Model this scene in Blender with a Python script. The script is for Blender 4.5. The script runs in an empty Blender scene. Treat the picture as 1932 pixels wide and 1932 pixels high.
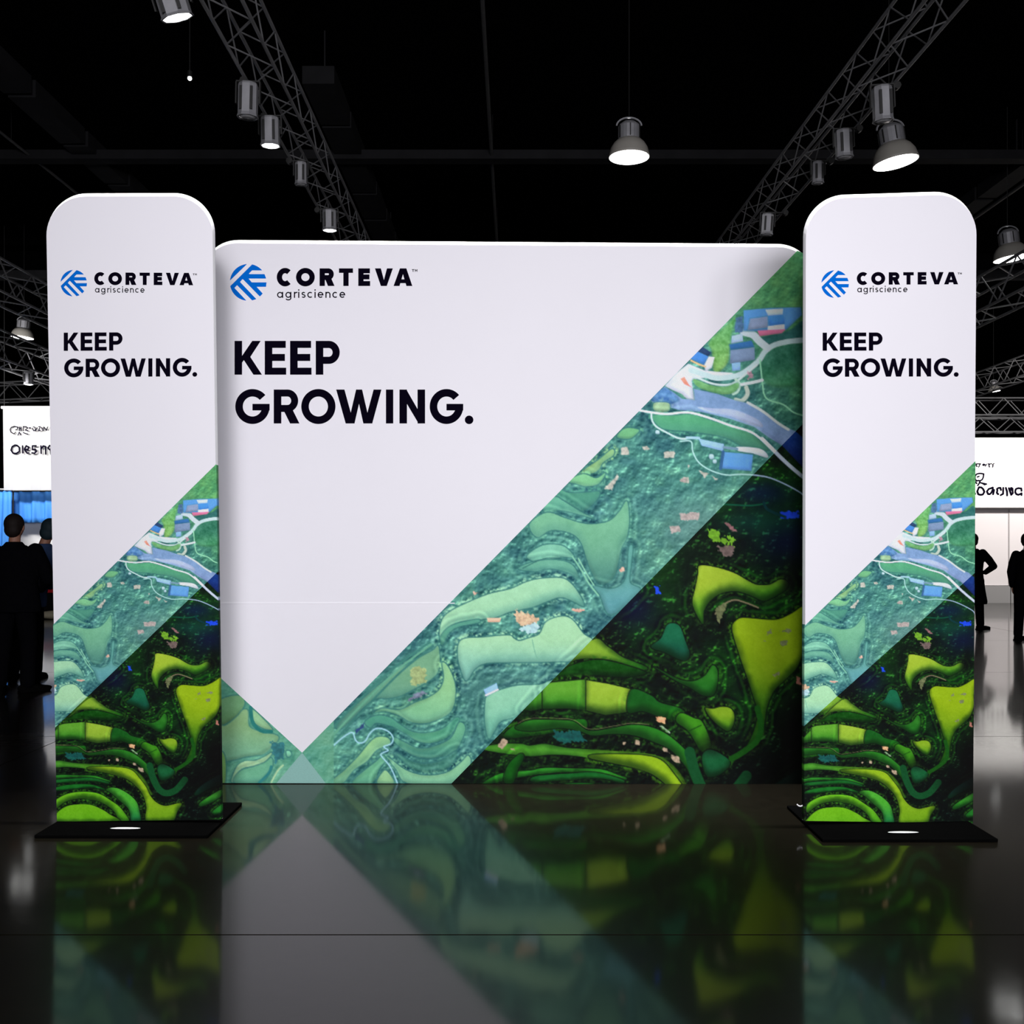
import bpy, bmesh, math, random
import numpy as np
from mathutils import Vector, Matrix
random.seed(7)
RNG = np.random.default_rng(11)
C = bpy.context.scene.collection
scn = bpy.context.scene
R = math.radians

# ------------------------------------------------------------------ camera, world, lights, exposure
EYE = Vector((0.0, 0.0, 1.5)); F = 1932.0; CX = 966.0; HY = 1030.0
cam = bpy.data.cameras.new('camera'); cam.lens = 36; cam.sensor_width = 36
cam.shift_y = (HY - CX) / F
cam.clip_end = 200
co = bpy.data.objects.new('camera', cam); C.objects.link(co)
co.location = EYE; co.rotation_euler = (R(90), 0, 0)
scn.camera = co
w = bpy.data.worlds.new('world'); scn.world = w; w.use_nodes = True
w.node_tree.nodes['Background'].inputs[0].default_value = (0.5, 0.55, 0.6, 1)
w.node_tree.nodes['Background'].inputs[1].default_value = 0.002
scn.view_settings.view_transform = 'Standard'
scn.view_settings.look = 'None'
scn.view_settings.exposure = 0.0
scn.view_settings.gamma = 1.0
scn.view_settings.use_curve_mapping = False

def area(name, loc, target, power, sx, sy, color=(1, 1, 1), spread=180):
    l = bpy.data.lights.new(name, 'AREA'); l.shape = 'RECTANGLE'; l.size = sx; l.size_y = sy
    l.energy = power; l.color = color; l.spread = R(spread)
    o = bpy.data.objects.new(name, l); C.objects.link(o)
    o.location = loc
    o.rotation_euler = (Vector(target) - Vector(loc)).to_track_quat('-Z', 'Y').to_euler()
    return o
# two stage floods aimed at the stand, an added broad fill, and strips added to whiten the panel tops
area('flood_light', (-0.24, -2.0, 3.8), (0.0, 6.2, 1.9), 70, 0.7, 0.7, (1, .975, .99), 100)
area('flood_light', (3.95, -2.0, 3.8), (0.2, 6.2, 1.9), 35, 1.1, 1.1, (1, .98, .99), 100)
area('added_fill', (1.9, -9.0, 3.0), (0.2, 6.0, 1.9), 535, 4.5, 3.4, (.96, .95, 1), 120)  # unseen fill lamp, added to lift the whole stand
area('added_edge_light', (0.0, 6.455, 7.6), (0.0, 6.455, 2.0), 50, 3.3, 0.05, (1, 1, 1), 22)  # added strip lamps, only there to brighten the upper edges
area('added_edge_light', (-2.02, 5.50, 7.3), (-2.02, 5.50, 2.0), 10, 0.8, 0.05, (1, 1, 1), 20)
area('added_edge_light', (2.02, 5.485, 7.3), (2.02, 5.485, 2.0), 10, 0.8, 0.05, (1, 1, 1), 20)
area('left_booth_light', (-11.4, 20.6, 4.6), (-11.2, 24.0, 3.6), 200, 2.5, 0.4, (1, .98, .97), 130)
area('right_booth_light', (13.6, 21.5, 5.6), (13.6, 27.0, 2.4), 520, 5.0, 0.5, (1, .96, .92), 140)

# ------------------------------------------------------------------ helpers
def s2l(c):
    c = np.asarray(c, float) / 255.0
    return np.where(c <= 0.04045, c / 12.92, ((c + 0.055) / 1.055) ** 2.4)
def lin(r, g, b):
    v = s2l((r, g, b)); return (float(v[0]), float(v[1]), float(v[2]), 1.0)
MATS = {}
def mat(name, col, rough=0.6, metal=0.0, spec=0.5, noise=0.0, nscale=20, emit=0.0, bump=0.0):
    m = bpy.data.materials.new(name); m.use_nodes = True
    nt = m.node_tree; b = nt.nodes['Principled BSDF']
    b.inputs['Base Color'].default_value = col
    b.inputs['Roughness'].default_value = rough; b.inputs['Metallic'].default_value = metal
    b.inputs['Specular IOR Level'].default_value = spec
    if spec == 0: b.inputs['IOR'].default_value = 1.0
    if emit:
        b.inputs['Emission Color'].default_value = col; b.inputs['Emission Strength'].default_value = emit
    if noise or bump:
        tc = nt.nodes.new('ShaderNodeTexCoord'); n = nt.nodes.new('ShaderNodeTexNoise')
        n.inputs['Scale'].default_value = nscale; n.inputs['Detail'].default_value = 6
        nt.links.new(tc.outputs['Object'], n.inputs['Vector'])
        if noise:
            mx = nt.nodes.new('ShaderNodeMix'); mx.data_type = 'RGBA'
            mx.inputs[6].default_value = tuple(c * (1 - noise) for c in col[:3]) + (1,)
            mx.inputs[7].default_value = tuple(min(1, c * (1 + noise)) for c in col[:3]) + (1,)
            nt.links.new(n.outputs['Fac'], mx.inputs[0]); nt.links.new(mx.outputs[2], b.inputs['Base Color'])
        if bump:
            bp = nt.nodes.new('ShaderNodeBump'); bp.inputs['Strength'].default_value = bump; bp.inputs['Distance'].default_value = 0.002
            nt.links.new(n.outputs['Fac'], bp.inputs['Height']); nt.links.new(bp.outputs['Normal'], b.inputs['Normal'])
    MATS[name] = m; return m

mat('fabric_white', (.83, .815, .87, 1), .75, noise=.012, nscale=3, spec=.2)
mat('brightened_white', (.93, .925, .95, 1), .6, spec=.3, noise=.01, nscale=30)  # edge fabric made paler than the face, brightness of the lit rim in its colour
mat('ink_black', (.003, .002, .007, 1), .8, spec=.0, noise=.1)
mat('ink_blue', lin(6, 104, 206), .8, spec=.0, noise=.1, nscale=6)
mat('base_black', (.002, .002, .002, 1), .8, spec=.0, noise=.2)
mat('oval_white', (.85, .85, .87, 1), .3, noise=.02)
mat('truss_metal', (.22, .22, .23, 1), .5, .35, noise=.3, nscale=6)
mat('lamp_metal', (.42, .42, .45, 1), .45, .4, noise=.25, nscale=9)
mat('lamp_dome', (.42, .40, .36, 1), .5, 0, noise=.15, nscale=5)
mat('lamp_dark', (.02, .02, .02, 1), .5, noise=.2)
mat('lens_lit', (1, 1, .98, 1), .4, emit=9.0)
mat('lens_dim', (1, 1, .98, 1), .4, emit=3.0)
mat('lens_off', (.45, .45, .47, 1), .15, 0.3, noise=.3, nscale=40)
mat('ceiling_black', (.0025, .0025, .003, 1), .95, spec=0, noise=.3, nscale=2)
mat('wall_black', (.006, .006, .006, 1), .95, spec=0, noise=.3, nscale=2)
mat('duct_dark', (.02, .02, .022, 1), .8, spec=.1, noise=.4, nscale=3)
mat('conduit_grey', (.10, .10, .10, 1), .6, .3, noise=.3)
mat('booth_white', (.86, .85, .84, 1), .6, noise=.02, nscale=2)
mat('booth_panel', (.62, .58, .585, 1), .6, noise=.03, nscale=2)
mat('booth_plinth', (.22, .215, .215, 1), .6, noise=.05, nscale=3)
mat('booth_frame', (.35, .33, .33, 1), .5, noise=.05)
mat('curtain_blue', lin(62, 140, 225), .7, noise=.12, nscale=3)
mat('suit_black', (.003, .003, .004, 1), .85, spec=0, noise=.3, nscale=30)
mat('suit_blue', lin(40, 58, 92), .85, spec=.15, noise=.2, nscale=20)
mat('hair_dark', (.010, .006, .005, 1), .7, spec=.2, noise=.3, nscale=60)
mat('hair_teal', (.010, .022, .03, 1), .7, spec=.2, noise=.3, nscale=60)
mat('skin', lin(150, 105, 85), .6, noise=.08, nscale=30)
mat('shirt_white', (.7, .7, .7, 1), .7, noise=.03)
mat('shoe_black', (.003, .003, .003, 1), .8, spec=0, noise=.2)
mat('cloth_black', (.006, .006, .007, 1), .8, spec=.1, noise=.3)
mat('box_red', lin(200, 20, 35), .5, noise=.1)
mat('cream', lin(225, 215, 185), .7, noise=.05)
mat('red_case', lin(70, 12, 20), .5, noise=.1)

def concrete():
    m = bpy.data.materials.new('polished_concrete'); m.use_nodes = True; nt = m.node_tree; b = nt.nodes['Principled BSDF']
    tc = nt.nodes.new('ShaderNodeTexCoord')
    def noise(scale, detail=6):
        n = nt.nodes.new('ShaderNodeTexNoise'); n.inputs['Scale'].default_value = scale; n.inputs['Detail'].default_value = detail
        nt.links.new(tc.outputs['Object'], n.inputs['Vector']); return n
    n1, n2, n3 = noise(.9), noise(14), noise(160, 3)
    r = nt.nodes.new('ShaderNodeValToRGB'); r.color_ramp.elements[0].position = .3; r.color_ramp.elements[1].position = .75
    r.color_ramp.elements[0].color = (.0035, .0028, .0016, 1); r.color_ramp.elements[1].color = (.0085, .0070, .0042, 1)
    mx = nt.nodes.new('ShaderNodeMath'); mx.operation = 'MULTIPLY_ADD'; mx.inputs[1].default_value = .35
    nt.links.new(n2.outputs['Fac'], mx.inputs[0])
    sc = nt.nodes.new('ShaderNodeMath'); sc.operation = 'MULTIPLY'; sc.inputs[1].default_value = .65
    nt.links.new(n1.outputs['Fac'], sc.inputs[0]); nt.links.new(sc.outputs[0], mx.inputs[2])
    nt.links.new(mx.outputs[0], r.inputs[0]); nt.links.new(r.outputs[0], b.inputs['Base Color'])
    mr = nt.nodes.new('ShaderNodeMapRange'); mr.inputs[1].default_value = .3; mr.inputs[2].default_value = .7
    mr.inputs[3].default_value = .045; mr.inputs[4].default_value = .10
    nt.links.new(mx.outputs[0], mr.inputs[0]); nt.links.new(mr.outputs[0], b.inputs['Roughness'])
    bp = nt.nodes.new('ShaderNodeBump'); bp.inputs['Strength'].default_value = .012; bp.inputs['Distance'].default_value = .004
    nt.links.new(n3.outputs['Fac'], bp.inputs['Height']); nt.links.new(bp.outputs['Normal'], b.inputs['Normal'])
    # worn polish: a share of the surface scatters more widely
    b2 = nt.nodes.new('ShaderNodeBsdfPrincipled'); b2.inputs['Roughness'].default_value = .34; b2.inputs['IOR'].default_value = 1.4
    nt.links.new(r.outputs[0], b2.inputs['Base Color']); ms = nt.nodes.new('ShaderNodeMixShader'); ms.inputs[0].default_value = .34
    out = nt.nodes['Material Output']; nt.links.new(b.outputs[0], ms.inputs[1]); nt.links.new(b2.outputs[0], ms.inputs[2]); nt.links.new(ms.outputs[0], out.inputs[0])
    b.inputs['IOR'].default_value = 1.36
    MATS['polished_concrete'] = m
concrete()

def print_mat():
    m = bpy.data.materials.new('printed_fabric'); m.use_nodes = True; nt = m.node_tree; b = nt.nodes['Principled BSDF']
    a = nt.nodes.new('ShaderNodeVertexColor'); a.layer_name = 'print'
    tc = nt.nodes.new('ShaderNodeTexCoord'); n = nt.nodes.new('ShaderNodeTexNoise'); n.inputs['Scale'].default_value = 220; n.inputs['Detail'].default_value = 3
    nt.links.new(tc.outputs['Object'], n.inputs['Vector'])
    mr = nt.nodes.new('ShaderNodeMapRange'); mr.inputs[3].default_value = .8; mr.inputs[4].default_value = 1.2
    nt.links.new(n.outputs['Fac'], mr.inputs[0])
    mx = nt.nodes.new('ShaderNodeMix'); mx.data_type = 'RGBA'; mx.blend_type = 'MULTIPLY'; mx.inputs[0].default_value = 1
    nt.links.new(a.outputs[0], mx.inputs[6]); nt.links.new(mr.outputs[0], mx.inputs[7])
    nt.links.new(mx.outputs[2], b.inputs['Base Color'])
    b.inputs['Roughness'].default_value = .75; b.inputs['Specular IOR Level'].default_value = .15
    MATS['printed_fabric'] = m
print_mat()

def obj(name, data, m, parent=None, loc=None, smooth=False):
    """link a bmesh / mesh as ONE object; geometry given in world metres, moved to the parent's frame"""
    if isinstance(data, bmesh.types.BMesh):
        me = bpy.data.meshes.new(name); data.to_mesh(me); data.free()
    else:
        me = data
    if m and not me.materials: me.materials.append(MATS[m])
    if smooth:
        me.polygons.foreach_set('use_smooth', [True] * len(me.polygons))
    o = bpy.data.objects.new(name, me); C.objects.link(o)
    if parent is not None:
        o.parent = parent
        root = parent
        off = Vector((0, 0, 0))
        while root is not None:
            off += root.location; root = root.parent
        if not loc: me.transform(Matrix.Translation(-off))
    if loc: o.location = loc
    return o
def thing(name, label, cat, loc=(0, 0, 0), group=None):
    o = bpy.data.objects.new(name, None); C.objects.link(o); o.empty_display_size = .2
    o.location = loc; o['label'] = label; o['category'] = cat
    if group: o['group'] = group
    return o
def tag(o, label, cat, group=None):
    o['label'] = label; o['category'] = cat
    if group: o['group'] = group
    return o
def origin_to(o, p):
    p = Vector(p); o.data.transform(Matrix.Translation(-p)); o.location = p

def box(bm, x0, x1, y0, y1, z0, z1, M=None, bev=0):
    r = bmesh.ops.create_cube(bm, size=1)
    vs = r['verts']
    for v in vs:
        v.co = Vector(((x0 + x1) / 2 + v.co.x * (x1 - x0), (y0 + y1) / 2 + v.co.y * (y1 - y0), (z0 + z1) / 2 + v.co.z * (z1 - z0)))
    if bev:
        es = list({e for v in vs for e in v.link_edges})
        r2 = bmesh.ops.bevel(bm, geom=es, offset=bev, segments=2, affect='EDGES', profile=.5)
        vs = list({v for f in r2['faces'] for v in f.verts} | {v for v in vs if v.is_valid})
    if M:
        for v in vs: v.co = M @ v.co
    return bm
def tube(bm, a, b, r0, r1=None, n=8, caps=True):
    a = Vector(a); b = Vector(b); r1 = r0 if r1 is None else r1
    d = (b - a)
    q = d.to_track_quat('Z', 'Y').to_matrix().to_4x4()
    M = Matrix.Translation((a + b) / 2) @ q
    bmesh.ops.create_cone(bm, cap_ends=caps, segments=n, radius1=r0, radius2=max(r1, 1e-5), depth=d.length, matrix=M)
    return bm
def ell(bm, c, rx, ry, rz, M=None, u=16, v=10):
    m = Matrix.Translation(Vector(c)) @ (M or Matrix()) @ Matrix.Diagonal((rx, ry, rz, 1))
    bmesh.ops.create_uvsphere(bm, u_segments=u, v_segments=v, radius=1, matrix=m); return bm
def lathe(bm, prof, n=32, M=None):
    rings = []
    for r, z in prof:
        rings.append([bm.verts.new((M or Matrix()) @ Vector((r * math.cos(2 * math.pi * k / n), r * math.sin(2 * math.pi * k / n), z))) for k in range(n)])
    for a, b in zip(rings, rings[1:]):
        for k in range(n):
            bm.faces.new((a[k], a[(k + 1) % n], b[(k + 1) % n], b[k]))
    return rings

class Plane:
    """an upright plane in the hall; P() turns photograph coordinates into points on it"""
    def __init__(s, px, depth, yaw=0):
        s.p0 = EYE + depth * Vector(((px - CX) / F, 1, 0)); s.n = Vector((math.sin(R(yaw)), -math.cos(R(yaw)), 0))
    def P(s, px, py, off=0):
        r = Vector(((px - CX) / F, 1, -(py - HY) / F))
        t = s.n.dot(s.p0 - EYE) / s.n.dot(r)
        return EYE + t * r + s.n * off

# ------------------------------------------------------------------ the setting: hall shell, slab floor
fl = bmesh.new(); box(fl, -30, 30, -25, 48, -.3, -.03)
floor = obj('floor', fl, 'base_black'); floor['kind'] = 'structure'
xs = [-30, -21.5, -12.5, -3.5, 8.8, 18, 30]; ys = [-25, -16.55, -8.35, -4.25, -.15, 3.95, 8.06, 12.16, 16.26, 20.4, 24.6, 28.8, 33, 40, 48]
g = .005
for i in range(len(xs) - 1):
    for j in range(len(ys) - 1):
        b = bmesh.new(); box(b, xs[i] + g, xs[i + 1] - g, ys[j] + g, ys[j + 1] - g, -.03, 0)
        obj('concrete_slab', b, 'polished_concrete', floor)
for nm, d in (('ceiling', (-30, 30, -25, 48, 9, 9.3)), ('wall_back', (-30, 30, 48, 48.3, -.3, 9.3)), ('wall_front', (-30, 30, -25.3, -25, -.3, 9.3)),
              ('wall_left', (-30.3, -30, -25.3, 48.3, -.3, 9.3)), ('wall_right', (30, 30.3, -25.3, 48.3, -.3, 9.3))):
    b = bmesh.new(); box(b, *d); o = obj(nm, b, 'ceiling_black' if nm == 'ceiling' else 'wall_black'); o['kind'] = 'structure'

# ------------------------------------------------------------------ the printed aerial landscape (a flat print), painted as colour fields
AX, AY, AW, AH = 395, 465, 1142, 1152
gx, gy = np.meshgrid(np.arange(AX, AX + AW), np.arange(AY, AY + AH))
gx = gx.astype(np.float32); gy = gy.astype(np.float32)
def vnoise(cell, seed, sx=1.0, sy=1.0):
    r = np.random.default_rng(seed); n = int(1400 / cell * max(sx, sy)) + 4
    t = r.random((n, n)).astype(np.float32)
    u = (gx - AX) / cell * sx; v = (gy - AY) / cell * sy
    i = u.astype(int); j = v.astype(int); fu = u - i; fv = v - j
    fu = fu * fu * (3 - 2 * fu); fv = fv * fv * (3 - 2 * fv)
    return (t[j, i] * (1 - fu) + t[j, i + 1] * fu) * (1 - fv) + (t[j + 1, i] * (1 - fu) + t[j + 1, i + 1] * fu) * fv
def sst(a, b, x): t = np.clip((x - a) / (b - a), 0, 1); return t * t * (3 - 2 * t)
big = vnoise(120, 1) * .6 + vnoise(48, 2) * .4
mid = vnoise(17, 3) * .6 + vnoise(9, 4) * .4
fin = vnoise(5, 5) * .55 + vnoise(2.6, 6) * .45
wx = gx + 0; _n = vnoise(30, 21); lump = vnoise(38, 31) * .6 + vnoise(20, 32) * .4; hgt = vnoise(24, 20) * 1.1 + vnoise(13, 7) * 1.15 + vnoise(6.5, 8) * .75 + vnoise(3.4, 9) * .4
emb = hgt - np.roll(np.roll(hgt, -2, 0), -1, 1)           # tree crowns, lit from the upper left in the printed photo
emb = np.clip(emb * 1.7, -1, 1)
spk = sst(.10, .75, emb) * sst(.35, .6, mid)
def ramp(t, *cs):
    cs = [np.array(c, np.float32) for c in cs]; n = len(cs) - 1
    t = np.clip(t, 0, .9999) * n; i = t.astype(int); f = (t - i)[..., None]
    c = np.stack(cs); return c[i] * (1 - f) + c[i + 1] * f
PL = ramp(big * 1.35 - .3 + (mid - .5) * .5, (1, 6, 5), (2, 18, 7), (5, 40, 9), (16, 66, 10))
PL += spk[..., None] * np.array((56, 112, 30), np.float32) * (0.35 + .9 * big[..., None])
PL += (np.clip(-emb, 0, 1) * -14)[..., None]
PB = ramp(big * 1.1 - .2 + (mid - .5) * .6, (48, 96, 98), (60, 114, 104), (86, 140, 112))
PB += emb[..., None] * np.array((36, 44, 38), np.float32) + spk[..., None] * np.array((30, 40, 28), np.float32)
PB += ((lump - .5) * 58)[..., None] * np.array((.8, 1, .75), np.float32)
ur = sst(0, 220, (gx - 1300) - (gy - 620) * .55)[..., None] * sst(900, 780, gy)[..., None]
PU = ramp(big * .7 + mid * .4, (40, 96, 74), (66, 128, 82), (104, 160, 92)) + emb[..., None] * np.array((24, 34, 22), np.float32)
PB = PB * (1 - ur) + PU * ur
def zone(cx, cy, rx, ry, col, k, B=False):
    global PL, PB
    m = (np.exp(-(((gx - cx) / rx) ** 2 + ((gy - cy) / ry) ** 2)) * k)[..., None]
    c = np.array(col, np.float32)
    if B: PB = PB * (1 - m) + (c + emb[..., None] * 20) * m
    else: PL = PL * (1 - m) + (c + spk[..., None] * np.array((14, 40, 36))) * m
zone(1480, 1020, 60, 50, (2, 8, 40), .9); zone(1440, 930, 60, 26, (2, 22, 50), .85); zone(1430, 985, 80, 24, (4, 52, 44), .7)
zone(1200, 1150, 45, 40, (4, 8, 40), .8); zone(1500, 1400, 45, 120, (0, 2, 1), .97); zone(1450, 1450, 50, 40, (0, 3, 2), .8); zone(1340, 1460, 60, 70, (0, 4, 3), .7)
zone(1440, 1560, 60, 60, (0, 3, 3), .9); zone(1300, 1080, 60, 80, (3, 20, 8), .5)
zone(1330, 1000, 90, 60, (84, 118, 112), .75, True); zone(1250, 1140, 90, 40, (72, 116, 124), .7, True); zone(1180, 1090, 60, 50, (80, 126, 116), .5, True)
zone(960, 1290, 90, 30, (60, 104, 102), .7, True); zone(900, 1330, 30, 60, (60, 108, 100), .6, True)

def Z(kind):
    return {'3': lambda x, y: (1080 + x / 4.025, 480 + y / 4.025), '4': lambda x, y: (1040 + x / 3.715, 900 + y / 3.715),
            '5': lambda x, y: (560 + x / 3.715, 1040 + y / 3.715), '6': lambda x, y: (1000 + x / 3.578, 1180 + y / 3.578),
            'T': lambda x, y: (1321.3 + (90 + x / 4.83 - 295) / .62, 1066.9 + (1200 + y / 4.83 - 1233) / .60),
            'W': lambda x, y: (400 + x / 8.05, 1260 + y / 8.05)}[kind]
def pts(spec):
    k, s = spec[0], spec[1:]
    f = Z(k); return np.array([f(*map(float, p.split(','))) for p in s.split()], np.float32)
def spline(p, closed=True, n=5):
    m = len(p); out = []
    for i in range(m if closed else m - 1):
        a, b, c, d = (p[(i - 1) % m], p[i], p[(i + 1) % m], p[(i + 2) % m]) if closed else (p[max(i - 1, 0)], p[i], p[i + 1], p[min(i + 2, m - 1)])
        for q in range(n):
            t = q / n
            out.append(.5 * ((2 * b) + (-a + c) * t + (2 * a - 5 * b + 4 * c - d) * t * t + (-a + 3 * b - 3 * c + d) * t ** 3))
    if not closed: out.append(p[-1])
    return np.array(out, np.float32)
def seg_d(X, Y, p, closed):
    d = np.full(X.shape, 1e9, np.float32); ins = np.zeros(X.shape, bool); m = len(p)
    for i in range(m if closed else m - 1):
        a = p[i]; b = p[(i + 1) % m]; e = b - a; L = float(e @ e) + 1e-9
        t = np.clip(((X - a[0]) * e[0] + (Y - a[1]) * e[1]) / L, 0, 1)
        d = np.minimum(d, (X - a[0] - t * e[0]) ** 2 + (Y - a[1] - t * e[1]) ** 2)
        if closed:
            c = (a[1] > Y) != (b[1] > Y)
            ins ^= c & (X < (b[0] - a[0]) * (Y - a[1]) / ((b[1] - a[1]) if abs(b[1] - a[1]) > 1e-9 else 1e-9) + a[0])
    d = np.sqrt(d)
    return np.where(ins, d, -d) if closed else d
def win(p, pad):
    x0 = int(max(p[:, 0].min() - pad - AX, 0)); x1 = int(min(p[:, 0].max() + pad - AX, AW)); y0 = int(max(p[:, 1].min() - pad - AY, 0)); y1 = int(min(p[:, 1].max() + pad - AY, AH))
    return (slice(y0, y1), slice(x0, x1)) if x1 > x0 and y1 > y0 else None
def teal(c): return tuple(.52 * v + k for v, k in zip(c, (66, 88, 82)))
def put(buf, w_, m, col): buf[w_] = buf[w_] * (1 - m[..., None]) + col * m[..., None]
def field(spec, L=None, B=None, L2=None, B2=None, ang=90, smooth=True, rim=1.0, fringe=1.0, soft=.8, grain=5):
    """a terrace field: flat tone running to a darker far side, dark bank around it, bright bushes along the bank"""
    p = pts(spec); p = spline(p) if smooth else p
    w_ = win(p, 27)
    if not w_: return
    X, Y = gx[w_], gy[w_]; sd = seg_d(X, Y, p, True)
    u = X * math.cos(R(ang)) + Y * math.sin(R(ang)); up = p[:, 0] * math.cos(R(ang)) + p[:, 1] * math.sin(R(ang))
    # banks stepping down around the field: soft lines that follow its edge
    if fringe:
        bk = np.cos((sd + (mid[w_] - .5) * 7) / 2.3) * sst(-24, -14, sd) * sst(-2, -4, sd) * sst(.2, .7, 1.1 - np.abs(big[w_] - .5) * 1.6)
        PB[w_] += bk[..., None] * np.array((13, 15, 11), np.float32); PL[w_] += (np.clip(bk, -.3, 1) * sst(.3, .6, big[w_]))[..., None] * np.array((10, 30, 4), np.float32)
    t = sst(.25, 1, (u - up.min()) / (up.max() - up.min() + 1e-6) + (big[w_] - .5) * .3)
    ed = sst(9, 0, sd) * .18
    hh = max(2.5, min(11, .17 * (up.max() - up.min())))
    low = sst(hh, -hh * .8, np.roll(np.roll(sd, -int(hh * math.sin(R(ang))), 0), -int(hh * math.cos(R(ang))), 1) + (mid[w_] - .5) * 6)
    for buf, c1, c2, dk in ((PL, L, L2, (1, 14, 4)), (PB, B, B2, (44, 96, 92))):
        if c1 is None: continue
        c2 = c2 or c1; a = np.array(c1, np.float32); b = np.array(c2, np.float32)
        col = a * (1 - t[..., None]) + b * t[..., None]
        col = col + ((fin[w_] - .5) * 2 * grain)[..., None] + ((mid[w_] - .5) * 2 * grain)[..., None]
        col = col * (1 - (ed * t)[..., None])
        if fringe: col = col * (1 - (low * (.66 if buf is PL else .30))[..., None]) + np.array((0, 26, 4) if buf is PL else (58, 112, 106), np.float32) * (low * (.66 if buf is PL else .30))[..., None]
        if fringe:
            m = sst(-13, -3, sd) * sst(-1, -2.5, sd) * sst(.42, .66, fin[w_] * .6 + (emb[w_] * .5 + .5) * .4) * fringe * (.85 - .6 * t)
            put(buf, w_, m, np.array((44, 112, 14), np.float32) * .62 + a * .22 if buf is PL else np.minimum(a * 1.1 + 4, 235))
        if rim: put(buf, w_, sst(-3.2, -1.2, sd) * sst(1.0, -.6, sd) * .8 * rim, np.array(dk, np.float32))
        put(buf, w_, sst(-soft, soft, sd), col)
def line(spec, wd, L=None, B=None, wd2=None, smooth=True, k=1.0):
    p = pts(spec); q = spline(p, False) if smooth else p
    w_ = win(q, wd + 4)
    if not w_: return
    d = seg_d(gx[w_], gy[w_], q, False)
    m = sst(wd / 2 + .7, wd / 2 - .7, d) * k
    for buf, c in ((PL, L), (PB, B)):
        if c is not None: put(buf, w_, m, np.array(c, np.float32) + ((fin[w_] - .5) * 10)[..., None])
def blotch(spec, L=None, B=None, jag=7):
    p = pts(spec); w_ = win(p, 8)
    if not w_: return
    sd = seg_d(gx[w_], gy[w_], p, True) + (fin[w_] - .5) * jag + (mid[w_] - .5) * jag
    m = sst(-1, 1, sd)
    for buf, c in ((PL, L), (PB, B)):
        if c is not None: put(buf, w_, m, np.array(c, np.float32) * (.8 + .45 * fin[w_])[..., None])

# village and river at the top of the print
field('31440,780 1560,700 1770,690 1770,960 1600,1010 1470,980 1435,880', B=(46, 104, 82), B2=(62, 128, 88), rim=0, fringe=0, soft=4, grain=16)
field('31400,640 1640,580 1740,505 1775,560 1770,650 1640,665 1450,690', B=(44, 96, 92), rim=0, fringe=0, soft=2, grain=12)
field('31040,660 1190,520 1240,470 1200,640 1180,820 1080,900 1060,740', B=(84, 146, 84), B2=(112, 160, 86), rim=0, fringe=0, soft=3, grain=22)
field('3700,1000 790,900 880,830 1000,880 1080,890 1220,900 1200,930 960,940 905,960 930,1110 880,1110 830,1060 760,1030', B=(182, 188, 202), rim=0, fringe=0, smooth=False)
line('31770,650 1640,662 1530,690 1460,740 1420,800 1340,870 1250,920 1100,940 1000,912 900,880', 10, B=(164, 186, 188))
line('31300,590 1370,610 1420,660 1480,710', 14, B=(168, 182, 190))
line('3900,915 1050,978 1150,992 1220,980 1290,930 1400,840', 4, B=(176, 192, 190))
line('31240,950 1270,985 1255,1040 1220,1060', 5, B=(158, 186, 170))
line('31320,1010 1330,1060 1290,1110 1240,1105', 8, B=(160, 172, 160))
field('3920,945 1040,990 1160,1005 1250,975 1262,1010 1200,1060 1090,1055 950,1005', B=(92, 146, 92), fringe=0, rim=.3, grain=14)
line('31425,800 1440,950 1470,1090 1600,1140 1680,1200 1775,1230', 3, B=(126, 186, 150))
line('31440,955 1380,970 1285,988', 6, B=(180, 200, 196))
blotch('31330,890 1365,870 1370,930 1340,950', B=(150, 118, 130))
field('31300,425 1490,408 1735,402 1742,460 1620,575 1450,585 1300,580', B=(78, 134, 190), rim=.5, fringe=0, smooth=False)
field('31465,420 1600,412 1595,455 1485,465', B=(182, 204, 226), rim=0, fringe=0, smooth=False)
field('31350,490 1480,472 1485,555 1330,575', B=(122, 138, 166), rim=.3, fringe=0, smooth=False)
field('31490,470 1605,460 1612,530 1495,542', B=(62, 126, 202), rim=0, fringe=0, smooth=False)
field('31485,545 1610,530 1612,575 1480,592', B=(190, 202, 216), rim=0, fringe=0, smooth=False)
field('31405,578 1620,568 1590,598 1420,622', B=(188, 104, 136), rim=0, fringe=0, smooth=False)
blotch('31240,480 1290,470 1290,590 1240,590', B=(60, 90, 120))
field('31210,620 1290,600 1296,660 1205,680', B=(150, 174, 204), rim=0, fringe=0, smooth=False)
field('31192,685 1360,655 1382,705 1200,728', B=(46, 96, 148), rim=.4, fringe=0, smooth=False)
field('31200,728 1382,706 1386,800 1196,830', B=(104, 124, 152), rim=.4, fringe=0, smooth=False)
field('31210,828 1275,818 1275,880 1213,886', B=(120, 160, 206), rim=0, fringe=0, smooth=False)
field('3980,698 1055,745 1032,775 945,735', B=(32, 56, 92), rim=0, fringe=0, smooth=False)
field('3945,735 1032,775 1000,840 895,792', B=(60, 116, 182), rim=0, fringe=0, smooth=False)
field('31035,775 1080,780 1058,860 1010,892 1000,842', B=(190, 196, 206), rim=0, fringe=0, smooth=False)
line('3900,805 960,835 1010,852', 3, B=(214, 160, 116))
field('3820,945 850,930 885,990 905,1010 850,985', B=(222, 128, 108), rim=0, fringe=0, smooth=False)
river = '3640,1060 700,1005 770,1050 830,1095 930,1108 920,1020 1100,1060 1240,1110 1330,1130 1450,1200 1600,1310 1690,1340 1760,1400 1770,1640 1590,1450 1490,1390 1380,1310 1200,1250 1000,1200 800,1180 600,1115'
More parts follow.
